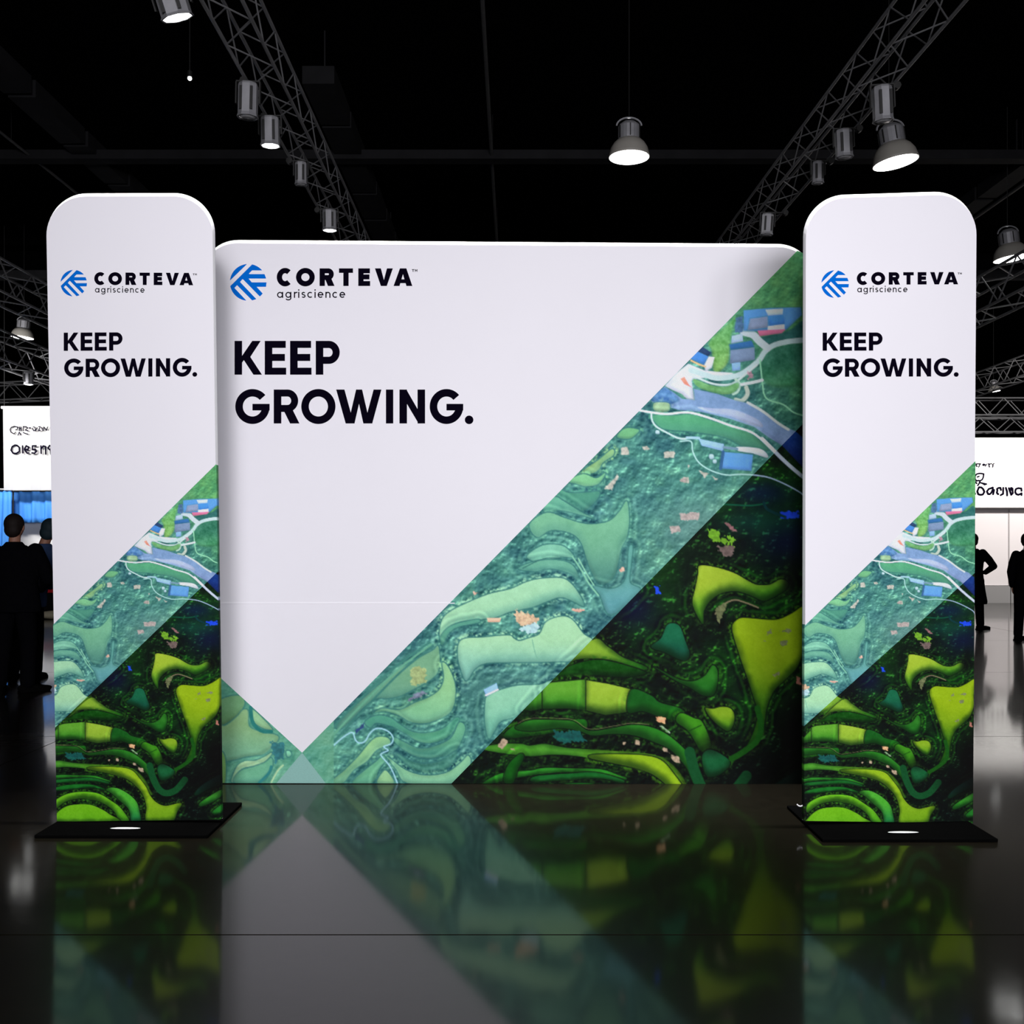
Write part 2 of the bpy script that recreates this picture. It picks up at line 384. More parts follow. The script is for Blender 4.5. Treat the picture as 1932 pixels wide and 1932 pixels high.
field(river, B=(106, 134, 170), B2=(116, 128, 166), L=(14, 58, 130), L2=(10, 30, 90), rim=.4, fringe=0, smooth=False, grain=9)
field('3600,1110 690,1015 770,1060 810,1110 720,1140', B=(70, 112, 158), rim=0, fringe=0, soft=3, grain=16)
field('3950,1160 1080,1170 1230,1180 1400,1250 1445,1310 1350,1290 1200,1230 1050,1200', B=(152, 166, 194), rim=0, fringe=0, soft=2)
line('31330,1125 1450,1195 1560,1280 1640,1330', 5, B=(176, 184, 182))
field('3620,1130 730,1130 735,1185 690,1200 625,1190', B=(128, 160, 124), rim=.5, fringe=.5, grain=12)
field('3612,1222 740,1225 900,1215 1050,1260 1200,1310 1340,1355 1430,1420 1500,1480 1400,1490 1280,1450 1150,1385 900,1345 720,1330 640,1290', B=(72, 142, 104), B2=(62, 120, 96), fringe=.7)
line('3500,1182 600,1200 720,1212 880,1200 1050,1245 1200,1300 1340,1342 1420,1392 1530,1490', 4.2, B=(196, 220, 220))
line('31440,1400 1530,1490 1600,1560 1690,1640 1775,1710', 7, B=(196, 214, 226), L=(176, 186, 220))
line('3600,1212 605,1260 640,1310 730,1360 815,1398 900,1395', 3.4, B=(170, 206, 196))
line('3820,1420 900,1420 915,1500 960,1580 1050,1640 1170,1675 1290,1670 1450,1685 1560,1720 1700,1790 1760,1840 1772,1920', 2.6, B=(150, 192, 186), L=(150, 170, 200))
field('3960,1400 1150,1440 1145,1495 980,1452', B=(134, 174, 216), rim=.5, fringe=0, smooth=False)
line('3870,1392 960,1395', 5, B=(140, 176, 206))
field('31250,1462 1400,1470 1465,1500 1482,1545 1370,1512 1260,1492', B=(184, 194, 202), rim=.3, fringe=0)
line('31150,1465 1250,1478', 5, B=(100, 130, 150))
field('31145,1500 1370,1520 1360,1645 1125,1625', B=(84, 138, 200), rim=.6, fringe=0, smooth=False)
line('31145,1500 1125,1625', 6, B=(46, 84, 122))
for q in ('31040,1520 1070,1520 1072,1552 1042,1552', '31068,1560 1092,1560 1092,1584 1068,1584', '3635,1335 660,1340 660,1362 632,1360'):
    field(q, B=(160, 190, 204), rim=.5, fringe=0)
field('3340,1385 400,1322 500,1330 490,1360 430,1400', B=(94, 154, 108), fringe=.6)
field('360,1660 200,1560 300,1480 312,1522 232,1580 200,1632 150,1662', B=(124, 166, 110))
field('3-30,1720 80,1668 180,1700 250,1660 200,1740 110,1760 30,1742', B=(106, 166, 120))
for q in ('3525,1460 570,1450 590,1480 545,1485', '3370,1470 420,1460 425,1520 370,1515', '3690,1500 780,1490 770,1540 700,1545', '3960,1640 1040,1660 1000,1700', '31060,1680 1140,1720 1080,1710', '3820,1700 880,1690 880,1735 815,1735', '3870,1590 890,1600 880,1640', '3250,1780 340,1670 350,1700 300,1790'):
    blotch(q, B=(150, 150, 140), jag=4)
# left fields of the band
field('40,65 120,110 240,110 340,105 300,180 200,240 80,160 0,140', B=(64, 124, 104), B2=(54, 110, 98))
field('4-60,150 30,140 80,165 200,240 300,292 200,262 60,232 -40,260', B=(86, 148, 124), fringe=.4)
field('4-150,330 -30,250 100,290 250,330 400,312 480,240 530,170 545,300 530,420 490,500 470,600 440,700 380,750 330,742 280,660 245,560 205,450 130,390 0,372 -100,420', B=(98, 154, 122), B2=(62, 112, 102), fringe=.5)
field('4300,765 400,785 480,765 530,690 545,500 570,488 560,600 550,740 620,800 420,965 345,830', B=(84, 142, 132), B2=(78, 132, 140), fringe=.4)
field('4-170,560 -60,480 70,480 140,530 150,562 60,562 -60,600', B=(104, 162, 138), fringe=.5)
field('4-230,640 -100,590 60,585 150,620 190,700 120,670 0,640 -120,660', B=(88, 146, 124), B2=(74, 132, 120), fringe=.5)
line('4150,560 210,650 260,740 330,830', 3, B=(110, 168, 140)); line('4190,570 250,680 300,760', 2.2, B=(120, 176, 146))
line('4-200,640 -60,575 60,572 140,590', 1.6, B=(36, 84, 82))
field('51000,580 1020,480 1080,420 1200,360 1350,300 1500,265 1600,220 1700,195 1850,188 1925,230 1990,320 2010,385 1935,350 1850,322 1750,352 1650,392 1500,422 1400,460 1250,482 1150,492 1075,530 1020,620', B=(136, 182, 146), B2=(84, 146, 130), ang=70)
field('51010,600 1090,520 1260,480 1270,500 1130,530 1060,580 1020,660', B=(78, 140, 116), fringe=.4)
field('51135,650 1180,612 1300,605 1480,590 1520,612 1560,630 1620,612 1700,582 1740,505 1800,470 1880,458 1940,490 2010,580 2080,640 1950,760 1850,772 1700,776 1500,778 1330,784 1250,822 1205,890 1180,902 1150,830 1130,740', B=(140, 184, 144), B2=(104, 160, 148), L=(104, 146, 40))
line('51650,620 1665,690 1685,760', 1.6, B=(96, 150, 126))
field('5955,695 990,665 1002,770 985,850 930,905 830,960 730,1010 640,1030 560,1032 480,1082 330,1232 285,1215 480,1020 700,842 850,752', B=(98, 144, 112), B2=(72, 126, 110), ang=120, fringe=.5)
blotch('5780,850 850,810 900,850 890,920 800,930', B=(128, 144, 98), jag=14)
for o_, c in ((0, (52, 108, 98)), (26, (84, 142, 116)), (50, (50, 104, 96))):
    line('5%d,%d %d,%d %d,%d %d,%d' % (130 + o_, 1370 + o_, 420 + o_, 1060 + o_, 680 + o_, 820 + o_ // 2, 930 + o_ // 2, 640 + o_ // 2), 4, B=c)
blotch('5800,1010 900,975 915,1000 860,1035 780,1050', B=(86, 92, 112), jag=8)
field('51020,782 1060,810 1100,900 1112,980 1100,1080 1060,1142 960,1190 870,1207 790,1192 720,1152 620,1122 545,1132 600,1102 720,1112 830,1062 930,1022 1000,970 1032,890', B=(126, 174, 124), B2=(106, 162, 122))
field('5480,1195 560,1152 650,1165 720,1212 800,1262 900,1275 1020,1245 1120,1165 1132,1202 1060,1300 950,1342 850,1332 770,1282 680,1232 560,1202 515,1235', B=(66, 132, 108), B2=(78, 146, 112), fringe=.4)
field('5670,1300 760,1342 850,1382 950,1372 1080,1312 1140,1200 1180,1250 1110,1400 1000,1442 900,1452 800,1422 700,1352', B=(88, 150, 116), B2=(62, 122, 104), fringe=.4)
field('5700,1420 800,1470 900,1490 1010,1470 1120,1400 1080,1500 1000,1545 900,1550 800,1520', B=(54, 108, 96), fringe=.4, grain=14)
field('5635,1440 760,1532 900,1572 1050,1552 1150,1482 1200,1432 1212,1500 1090,1625 780,1625 700,1532', B=(114, 168, 130), fringe=.8)
field('5230,1625 330,1540 430,1440 520,1332 580,1300 642,1312 650,1352 560,1392 490,1472 400,1532 320,1625', B=(124, 172, 120), B2=(104, 158, 118), fringe=.4)
field('5390,1625 470,1542 560,1472 600,1432 622,1462 580,1522 525,1625', B=(88, 150, 116), fringe=.4)
field('5565,1625 600,1552 632,1542 680,1625', B=(126, 172, 124), fringe=.2)
line('570,1450 160,1425 210,1415 260,1360 330,1300 390,1270 410,1320 440,1345 480,1330 510,1280 550,1245 600,1245 650,1270 675,1310 660,1350 610,1370 640,1395 610,1410 590,1430 640,1490 670,1540 705,1625', 2.6, B=(138, 184, 204))
blotch('5180,1405 240,1358 232,1390 200,1420', B=(150, 160, 192), jag=3); blotch('5405,1255 470,1205 470,1235 415,1285', B=(38, 62, 104), jag=4)
field('51322,1062 1340,1012 1430,972 1550,942 1700,936 1800,905 1640,1062 1540,1152 1430,1192 1390,1252 1345,1310 1320,1200', B=(120, 174, 144), B2=(92, 156, 134), fringe=.4)
field('51310,970 1400,925 1412,968 1330,1018', B=(130, 172, 232), rim=.3, fringe=0, smooth=False); line('51325,1010 1410,970', 3, B=(214, 200, 226), smooth=False)
field('51332,468 1432,468 1422,497 1340,497', B=(214, 168, 142), rim=0, fringe=0, smooth=False)
blotch('51530,420 1620,440 1720,480 1640,520 1540,520', B=(176, 150, 122), jag=16); blotch('51560,545 1660,505 1720,530 1640,570', B=(140, 172, 178), jag=10)
for q in ('51240,290 1290,275 1290,295 1250,308', '4150,930 230,930 180,955', '4470,640 510,635 515,660 480,668', '4830,350 900,330 910,380 840,400', '4900,250 1040,250 1030,300 910,300', '4890,20 940,8 950,30 910,44'):
    blotch(q, B=(190, 140, 124) if q[1] in '12' or '470' in q else (146, 136, 132), jag=6)
# lower right: bright terraces on dark woods
field('41040,622 1150,632 1280,672 1370,722 1440,755 1530,755 1610,717 1660,742 1640,790 1540,850 1480,866 1400,830 1300,800 1200,812 1120,862 1070,940 1066,1030 1022,970 990,880 1010,780 1030,682', L=(142, 168, 44), L2=(52, 122, 18), ang=75)
field('41290,1012 1340,987 1450,995 1580,1000 1680,960 1775,905 1790,1000 1765,1100 1770,1200 1725,1330 1640,1420 1560,1500 1510,1620 1490,1750 1440,1862 1370,1935 1350,1932 1420,1782 1450,1650 1430,1580 1372,1400 1330,1280 1280,1120 1268,1050', L=(128, 158, 14), L2=(14, 72, 6))
for q in ('41500,1080 1540,1065 1550,1100 1510,1110', '41600,1150 1660,1140 1650,1180 1610,1185', '41555,1385 1595,1370 1590,1405', '41560,1075 1680,1065 1680,1085 1570,1095', '41490,1150 1540,1145 1530,1165'):
    blotch(q, L=(104, 112, 74), jag=9)
field('4815,1035 895,1040 940,1150 970,1240 940,1285 880,1270 800,1230 700,1190 770,1130', L=(14, 88, 58), L2=(4, 62, 48))
field('4720,1330 800,1370 900,1420 1000,1430 1080,1390 1130,1320 1165,1360 1160,1470 1130,1530 1060,1530 980,1480 860,1420', L=(36, 106, 26), L2=(18, 86, 18))
field('41080,1620 1130,1625 1200,1610 1260,1625 1285,1680 1270,1750 1235,1780 1170,1740 1110,1680', L=(114, 150, 26), L2=(72, 130, 20))
line('41150,960 1200,900 1280,862 1360,880 1450,915', 3, L=(110, 100, 76)); blotch('41150,930 1200,890 1225,900 1180,1040 1150,990', L=(90, 96, 64), jag=6)
blotch('41200,310 1240,320 1300,385 1240,360', L=(120, 84, 86), jag=5); blotch('41150,480 1280,480 1270,560 1200,540', L=(92, 78, 74), jag=9)
blotch('41100,390 1160,360 1180,420 1280,440 1280,480 1130,460', L=(92, 140, 34), jag=14)
blotch('41600,240 1730,235 1740,285 1610,290', L=(22, 60, 210), jag=8); blotch('4720,770 760,765 765,815 730,815', L=(24, 62, 200), jag=8)
blotch('41715,1400 1750,1400 1755,1460 1720,1450', L=(150, 96, 84), jag=5)
line('41200,190 1400,200 1520,180', 3, L=(6, 74, 50)); line('41490,180 1520,230 1640,280', 5, L=(4, 46, 50))
field('4280,1145 400,1192 500,1262 650,1322 672,1350 600,1342 450,1290 300,1272 150,1290 60,1400 -20,1440', L=(116, 152, 40), L2=(34, 112, 20), ang=25)
field('4120,1330 300,1282 450,1300 650,1362 640,1385 500,1402 250,1388 20,1420', L=(6, 62, 4), L2=(3, 34, 3), grain=10)
field('5' '1590,1110 1760,920 1932,902 2025,900 2025,1085 1800,1085 1640,1120', L=(72, 140, 34), L2=(44, 112, 26), smooth=False)
field('4-60,1460 0,1442 240,1420 242,1632 100,1622 -60,1625', L=(84, 146, 40), L2=(40, 112, 24), smooth=False)
field('4246,1424 400,1450 562,1488 536,1646 380,1668 246,1636', L=(134, 166, 46), L2=(112, 152, 40), smooth=False, rim=.7)
field('4562,1490 700,1532 760,1580 900,1620 935,1660 890,1706 760,1680 640,1640 536,1646', L=(14, 78, 20), L2=(18, 88, 12), fringe=.4)
field('4910,1655 1000,1690 1060,1720 1120,1880 1055,1925 965,1785 875,1712', L=(52, 124, 18), L2=(40, 110, 12))
line('4945,1790 1050,1740', 1.6, L=(6, 50, 6)); blotch('4735,1680 800,1690 800,1730 740,1720', L=(206, 150, 110), jag=4); blotch('4730,1735 780,1745 830,1790', L=(150, 166, 150), jag=4)
field('61170,862 1235,842 1350,920 1290,1000 1200,1020 1165,940', L=(14, 84, 44), L2=(8, 62, 34))
line('61535,560 1560,680 1530,780 1430,860 1360,900', 11, L=(14, 70, 10))
field('5' '1450,1290 1530,1222 1700,1192 1932,1180 2025,1182 2025,1240 1932,1242 1800,1272 1600,1300 1490,1312', L=(20, 92, 18), L2=(10, 64, 10), fringe=.5)
field('6-100,690 0,640 200,640 300,652 400,712 560,692 680,672 800,682 920,732 1040,832 1120,932 1180,1075 1110,1075 1050,952 950,842 850,792 700,742 560,732 420,742 330,712 200,692 0,712', L=(34, 110, 26), L2=(16, 84, 14), fringe=.7)
line('6-80,660 0,628 200,628 300,640 400,700 560,680 680,660 800,668', 1.3, L=(150, 140, 100), k=.6)
blotch('6160,710 330,720 380,780 180,790', L=(14, 70, 66), jag=10)
field('6-330,830 -200,800 -60,800 0,812 100,800 250,826 500,842 700,856 850,876 950,930 1022,1010 1065,1100 1090,1165 940,1100 862,1002 780,992 650,952 480,912 320,882 150,872 0,882 -200,860', L=(64, 132, 34), L2=(134, 168, 22), ang=8, fringe=.4)
field('6-330,1080 -200,1000 0,980 100,962 300,966 480,972 600,1012 655,1032 600,1052 500,1032 300,992 100,1000 -100,1030', L=(34, 120, 28), L2=(20, 96, 22), fringe=.4)
field('5' '1450,1610 1480,1500 1560,1422 1592,1442 1550,1532 1512,1625', L=(8, 74, 10), fringe=.4)
for q in ('6630,790 645,790 645,805 630,805', '6715,780 735,780 735,802 715,802', '6890,820 930,830 950,870 900,850', '6950,870 1000,890 1010,930 960,910', '5' '1405,1370 1440,1315 1475,1330 1440,1395', '5' '1490,1385 1530,1375 1530,1400'):
    blotch(q, L=(150, 132, 110), jag=4)
# rows seen only on the two towers, below the foot of the backdrop's print
field('T380,1195 560,1192 700,1202 780,1232 850,1312 900,1382 940,1462 1000,1522 1080,1547 1220,1522 1180,1602 1130,1690 905,1690 900,1562 870,1452 800,1362 700,1292 560,1252 380,1217', L=(128, 164, 22), L2=(92, 140, 16))
field('T60,1510 150,1450 260,1422 380,1422 480,1442 580,1502 670,1572 745,1690 660,1690 600,1592 500,1522 400,1492 280,1482 160,1512 60,1580', L=(92, 164, 22), L2=(66, 144, 22))
field('T60,1640 150,1562 250,1536 380,1536 480,1572 560,1622 640,1700 60,1700', L=(96, 162, 18), L2=(82, 150, 18))
field('T528,1402 580,1382 650,1392 740,1442 810,1512 838,1602 845,1690 765,1690 740,1582 660,1502 580,1432', L=(64, 150, 40), L2=(16, 104, 60))
field('T60,1312 250,1297 400,1292 550,1330 540,1347 400,1322 60,1342', L=(12, 84, 28), fringe=.4)
field('T60,1385 200,1355 380,1352 520,1392 500,1402 380,1382 60,1412', L=(16, 96, 26), fringe=.4)
line('T930,1180 960,1290 1010,1390 1080,1432 1170,1402 1250,1310', 20, L=(8, 66, 30))
field('T1378,1532 1440,1482 1590,1395 1600,1445 1500,1512 1400,1552', L=(58, 152, 40), L2=(34, 124, 30))
field('T1340,1430 1420,1350 1600,1250 1600,1320 1450,1400 1360,1450', L=(8, 66, 50), fringe=.4)
field('T1500,1600 1600,1530 1600,1600 1520,1625', L=(22, 100, 26))
# left wing of the backdrop
Xw = (gx < 630) & (gy > 1255)
PB[Xw] = (ramp(mid * .5 + big * .5, (40, 98, 92), (76, 134, 112), (98, 146, 116)) + emb[..., None] * 22)[Xw]
field('W100,520 380,420 490,500 470,600 370,740 180,860 60,880', B=(92, 136, 96), B2=(84, 124, 84), fringe=0)
field('W60,880 200,880 380,740 470,640 545,660 560,880 700,960 900,1000 1010,1050 960,1150 800,1300 640,1330 500,1350 300,1400 60,1400', B=(112, 148, 104), B2=(96, 146, 118), fringe=0, soft=2)
field('W630,640 900,910 860,935 760,905 660,840 620,740', B=(122, 164, 122), fringe=0)
line('W590,600 600,760 650,880 760,960 900,970', 7, B=(30, 98, 92))
field('W300,1700 380,1500 500,1420 660,1410 800,1350 900,1290 890,1330 780,1440 640,1490 500,1510 410,1570 330,1730', B=(138, 174, 134), fringe=0)
field('W340,1740 430,1570 640,1500 800,1440 900,1370 920,1480 860,1620 720,1740', B=(88, 146, 116), fringe=.5)
field('W140,1300 190,1340 210,1500 200,1740 140,1740', B=(96, 140, 80), fringe=0)
line('W900,1740 1000,1560 1080,1480', 3, B=(150, 180, 140)); line('W720,1740 860,1600 900,1500', 5, B=(36, 104, 104))
blotch('W930,1150 1100,1180 1090,1400 960,1420', B=(40, 92, 96), jag=14)
field('W1130,1270 1180,1265 1200,1320 1150,1350', B=(112, 178, 146), fringe=0)
def sink(cx, cy, rx, ry, k):
    global PL
    PL = PL * (1 - k * np.exp(-(((gx - cx) / rx) ** 2 + ((gy - cy) / ry) ** 2) ** 1.6))[..., None]
sink(1512, 1405, 38, 85, .93); sink(1480, 1470, 70, 42, .7); sink(1345, 1405, 30, 22, .5); sink(1495, 1090, 22, 40, .7)
PL = np.clip(PL, 0, 255); PB = np.clip(PB, 0, 255)
LIN = s2l(np.arange(256.0))
def sample(buf, ax, ay):
    u = np.clip(ax - AX, 0, AW - 1.01); v = np.clip(ay - AY, 0, AH - 1.01); i = u.astype(int); j = v.astype(int); fu = (u - i)[:, None]; fv = (v - j)[:, None]
    c = (buf[j, i] * (1 - fu) + buf[j, i + 1] * fu) * (1 - fv) + (buf[j + 1, i] * (1 - fu) + buf[j + 1, i + 1] * fu) * fv
    return s2l(c)

def sheet(name, plane, bbox, step, cuts, buf, amap, parent, label, off=.0006, flat=None, gain=1.0):
    """a thin printed sheet on the fabric: fine grid, cut to its outline, each vertex holding the print's colour"""
    x0, x1, y0, y1 = bbox
    nx = max(1, int((x1 - x0) / step)); ny = max(1, int((y1 - y0) / step))
    xs_ = np.linspace(x0, x1, nx + 1); ys_ = np.linspace(y0, y1, ny + 1)
    vx, vy = np.meshgrid(xs_, ys_); idx = np.arange((nx + 1) * (ny + 1)).reshape(ny + 1, nx + 1)
    keep = np.ones((ny, nx), bool)
    cxm = (vx[:-1, :-1] + vx[1:, 1:]) / 2; cym = (vy[:-1, :-1] + vy[1:, 1:]) / 2
    for (px, py, nx_, ny_) in cuts:
        l = math.hypot(nx_, ny_); keep &= ((cxm - px) * nx_ + (cym - py) * ny_) / l < step * 2.5
    q = np.stack([idx[:-1, :-1], idx[1:, :-1], idx[1:, 1:], idx[:-1, 1:]], -1)[keep]
    me = bpy.data.meshes.new(name)
    V = np.stack([vx.ravel(), vy.ravel(), np.zeros(vx.size)], -1)
    used, inv = np.unique(q, return_inverse=True)
    me.from_pydata(V[used].tolist(), [], inv.reshape(-1, 4).tolist())
    bm = bmesh.new(); bm.from_mesh(me)
    for (px, py, nx_, ny_) in cuts:
        bmesh.ops.bisect_plane(bm, geom=bm.verts[:] + bm.edges[:] + bm.faces[:], plane_co=(px, py, 0), plane_no=(nx_, ny_, 0), clear_outer=True)
    bm.to_mesh(me); bm.free()
    n = len(me.vertices); a = np.zeros(n * 3, np.float32); me.vertices.foreach_get('co', a); a = a.reshape(-1, 3)
    bx, by = amap(a[:, 0].astype(float), a[:, 1].astype(float))
    col = np.ones((n, 4), np.float32)
    col[:, :3] = (s2l(np.tile(np.array(flat, float), (n, 1))) if flat else np.minimum(sample(buf, bx, by) * gain, .86)) * (gain if flat else 1)
    at = me.color_attributes.new('print', 'FLOAT_COLOR', 'POINT'); at.data.foreach_set('color', col.ravel())
    # onto the plane
    rx = (a[:, 0] - CX) / F; rz = -(a[:, 1] - HY) / F
    nn = plane.n; t = nn.dot(plane.p0 - EYE) / (nn.x * rx + nn.y)
    W_ = np.stack([rx * t, t, EYE.z + rz * t], -1) + np.array(nn) * off
    me.vertices.foreach_set('co', W_.astype(np.float32).ravel()); me.update()
    o = obj(name, me, 'printed_fabric', parent); o['label'] = label
    return o

# ------------------------------------------------------------------ lettering: strokes and outlines laid flat on a panel
class Ink:
    def __init__(s, plane, fmap, off=.0009): s.bm = bmesh.new(); s.pl = plane; s.f = fmap; s.off = off
    def poly(s, ps):
        ps = [s.f(*p) for p in ps]
        ar = sum(a[0] * b[1] - b[0] * a[1] for a, b in zip(ps, ps[1:] + ps[:1]))
        if ar > 0: ps = ps[::-1]
        s.off += 4e-6   # each stroke a hair above the last, so that none coincide
        s.bm.faces.new([s.bm.verts.new(s.pl.P(x, y, s.off)) for x, y in ps])
    def rect(s, x0, y0, x1, y1): s.poly([(x0, y0), (x1, y0), (x1, y1), (x0, y1)])
    def arc(s, cx, cy, rx, ry, t, a0, a1, n=40):
        # angles in degrees, counter-clockwise with y up; t = stroke width inwards
        for k in range(n):
            p, q = R(a0 + (a1 - a0) * k / n), R(a0 + (a1 - a0) * (k + 1) / n)
            s.poly([(cx + rx * math.cos(p), cy - ry * math.sin(p)), (cx + rx * math.cos(q), cy - ry * math.sin(q)),
                    (cx + (rx - t) * math.cos(q), cy - (ry - t) * math.sin(q)), (cx + (rx - t) * math.cos(p), cy - (ry - t) * math.sin(p))])
    def disc(s, cx, cy, r, n=24): s.poly([(cx + r * math.cos(2 * math.pi * k / n), cy + r * math.sin(2 * math.pi * k / n)) for k in range(n)])
    def stroke(s, ps, wd):
        for a, b in zip(ps, ps[1:]):
            dx, dy = b[0] - a[0], b[1] - a[1]; l = math.hypot(dx, dy) or 1; ox, oy = -dy / l * wd / 2, dx / l * wd / 2
            s.poly([(a[0] + ox, a[1] + oy), (b[0] + ox, b[1] + oy), (b[0] - ox, b[1] - oy), (a[0] - ox, a[1] - oy)])
        for p in ps: s.disc(p[0], p[1], wd / 2, 10)
    def done(s, name, m, parent, label):
        o = obj(name, s.bm, m, parent); o['label'] = label; return o

def bowl(k, x0, x1, y0, y1, t):
    h = y1 - y0; r = h / 2; xc = x1 - r * .95
    k.rect(x0, y0, xc, y0 + t); k.rect(x0, y1 - t, xc, y1); k.arc(xc, (y0 + y1) / 2, x1 - xc, r, t, -90, 90)
def glyph(k, ch, x0, x1, y0, y1, t):
    w_, h = x1 - x0, y1 - y0
    U = lambda *ps: k.poly([(x0 + u * w_, y0 + v * h) for u, v in ps])
    if ch == 'K':
        k.rect(x0, y0, x0 + t, y1); U((.25, .47), (.646, 0), (.955, 0), (.575, .475), (1, 1), (.69, 1), (.34, .57), (.25, .67))
    elif ch == 'E':
        e = t * .93; k.rect(x0, y0, x0 + t, y1); k.rect(x0, y0, x1 - .02 * w_, y0 + e); k.rect(x0, (y0 + y1) / 2 - e * .55, x1 - .06 * w_, (y0 + y1) / 2 + e * .45); k.rect(x0, y1 - e, x1, y1)
    elif ch == 'P': k.rect(x0, y0, x0 + t, y1); bowl(k, x0, x1, y0, y0 + .68 * h, t * .95)
    elif ch == 'R':
        k.rect(x0, y0, x0 + t, y1); bowl(k, x0, x1 - .05 * w_, y0, y0 + .66 * h, t * .93); a = t * 1.15 / w_; U((.36, .58), (.36 + a, .54), (1, 1), (1 - a * 1.08, 1))
    elif ch == 'O': k.arc((x0 + x1) / 2, (y0 + y1) / 2, w_ / 2, h / 2, t, 0, 360, 56)
    elif ch == 'G':
        k.arc((x0 + x1) / 2, (y0 + y1) / 2, w_ / 2, h / 2, t, 41, 360, 50); k.rect((x0 + x1) / 2, (y0 + y1) / 2 - t * .35, x1, (y0 + y1) / 2 + t * .52)
    elif ch == 'C': k.arc((x0 + x1) / 2 + .04 * w_, (y0 + y1) / 2, w_ / 2 + .04 * w_, h / 2, t, 48, 312, 46)
    elif ch == 'W': U((0, 0), (.183, 0), (.322, .68), (.44, 0), (.573, 0), (.69, .68), (.827, 0), (1, 0), (.797, 1), (.6, 1), (.505, .42), (.405, 1), (.21, 1))
    elif ch == 'I': k.rect(x0, y0, x1, y1)
    elif ch == 'N': k.rect(x0, y0, x0 + t, y1); k.rect(x1 - t, y0, x1, y1); U((0, 0), (.27, 0), (1, .96), (1, 1), (.745, 1), (0, .05))
    elif ch == '.': k.disc((x0 + x1) / 2, y1 - w_ / 2 + .02 * h, w_ / 2)
    elif ch == 'T': k.rect(x0, y0, x1, y0 + t * .85); k.rect((x0 + x1) / 2 - t / 2, y0, (x0 + x1) / 2 + t / 2, y1)
    elif ch == 'V': a = t * 1.12 / w_; U((0, 0), (a, 0), (.5, .66), (1 - a, 0), (1, 0), (.66, 1), (.33, 1))
    elif ch == 'A':
        a = t * 1.12 / w_; U((.34, 0), (.5, .33), (a, 1), (0, 1)); U((.34, 0), (.68, 0), (1, 1), (1 - a, 1), (.5, .33)); U((.30, .62), (.70, .62), (.76, .84), (.24, .84))
    elif ch == 'M': U((0, 0), (.22, 0), (.5, .5), (.78, 0), (1, 0), (1, 1), (.78, 1), (.78, .4), (.5, .85), (.22, .4), (.22, 1), (0, 1))
BIGWORD = [('C', 522.3, 551.3), ('O', 558.6, 593.9), ('R', 603, 631.2), ('T', 639.6, 666), ('E', 676, 698.4), ('V', 707.4, 741.3), ('A', 742.6, 778)]
HEAD = [[('K', 442.6, 494.3), ('E', 499.6, 540), ('E', 547.4, 587.8), ('P', 595.8, 641)],
        [('G', 444, 508.8), ('R', 516.6, 565), ('O', 568.5, 633), ('W', 634.3, 719.7), ('I', 728.2, 742), ('N', 753.7, 802), ('G', 810.8, 874), ('.', 877, 893.2)]]
def small_word(k):
    t = 2.2; ym, r = 556.4, 5.7
    q = lambda z: 510 + z / 6.662
    def ring(x0, x1, a0=0, a1=360): k.arc((q(x0) + q(x1)) / 2, ym, (q(x1) - q(x0)) / 2, r, t, a0, a1, 24)
    yt, yb = ym - r, ym + r
    ring(85, 160); k.rect(q(162) - t, yt, q(162), yb)
    ring(190, 263); k.rect(q(265) - t, yt, q(265), yb + 1.5); k.arc(q(227), yb + .6, q(265) - q(227), 4.2, t, 200, 360, 16)
    k.rect(q(297), yt, q(297) + t, yb); k.arc(q(297) + 5.2, yt + 5, 5.2, 5, t, 70, 170, 10)
    for x in (358, 563): k.rect(q(x) - t / 2, yt, q(x) + t / 2, yb); k.disc(q(x), 547.2, 1.4, 12)
    k.arc(q(418), yt + 3.3, 3.7, 3.3, t, 30, 270, 14); k.arc(q(418), yb - 3.4, 3.9, 3.4, t, -150, 90, 14)
    ring(465, 538, 48, 312); ring(780, 852, 48, 312)
    for a, b in ((595, 668), (870, 942)): ring(a, b, 0, 318); k.rect(q(a) + 1, ym - t / 2, q(b), ym + t / 2)
    k.rect(q(693), yt, q(693) + t, yb); k.rect(q(757) - t, yt + 4.5, q(757), yb); k.arc((q(693) + q(757)) / 2, yt + 4.6, (q(757) - q(693)) / 2, 4.6, t, 0, 180, 16)
def logo(k, cx, cy, r):
    # a disc cut by two slanting and two level gaps (units: photo zoom of the mark, centre 932,925, radius 745)
    f = lambda x, y: (cx + (x - 932) / 745 * r, cy + (y - 925) / 745 * r)
    def arcp(x0, y0, x1, y1, n=14):
        a0 = math.atan2(y0 - 925, x0 - 932); a1 = math.atan2(y1 - 925, x1 - 932)
        while a1 - a0 > math.pi: a1 -= 2 * math.pi
        while a1 - a0 < -math.pi: a1 += 2 * math.pi
        return [(932 + 745 * math.cos(a0 + (a1 - a0) * i / n), 925 + 745 * math.sin(a0 + (a1 - a0) * i / n)) for i in range(n + 1)]
    P = lambda ps: k.poly([f(*p) for p in ps])
    P(arcp(190, 850, 880, 175))
    P([(960, 570)] + arcp(1100, 185, 1500, 437) + [(1085, 437)])
    P([(1100, 185), (960, 570), (690, 800), (600, 910), (480, 1040), (370, 1150), (205, 1075)])
    P([(960, 570), (985, 590), (1595, 590), (1660, 770), (945, 770), (720, 800), (690, 800)])
    P([(720, 800), (945, 770), (1075, 925), (1675, 925), (1655, 1105), (1270, 1105), (1520, 1380), (1405, 1500)])
    P([(600, 910), (1260, 1605), (1090, 1655), (480, 1040)])
    P([(370, 1150)] + arcp(855, 1670, 205, 1075))

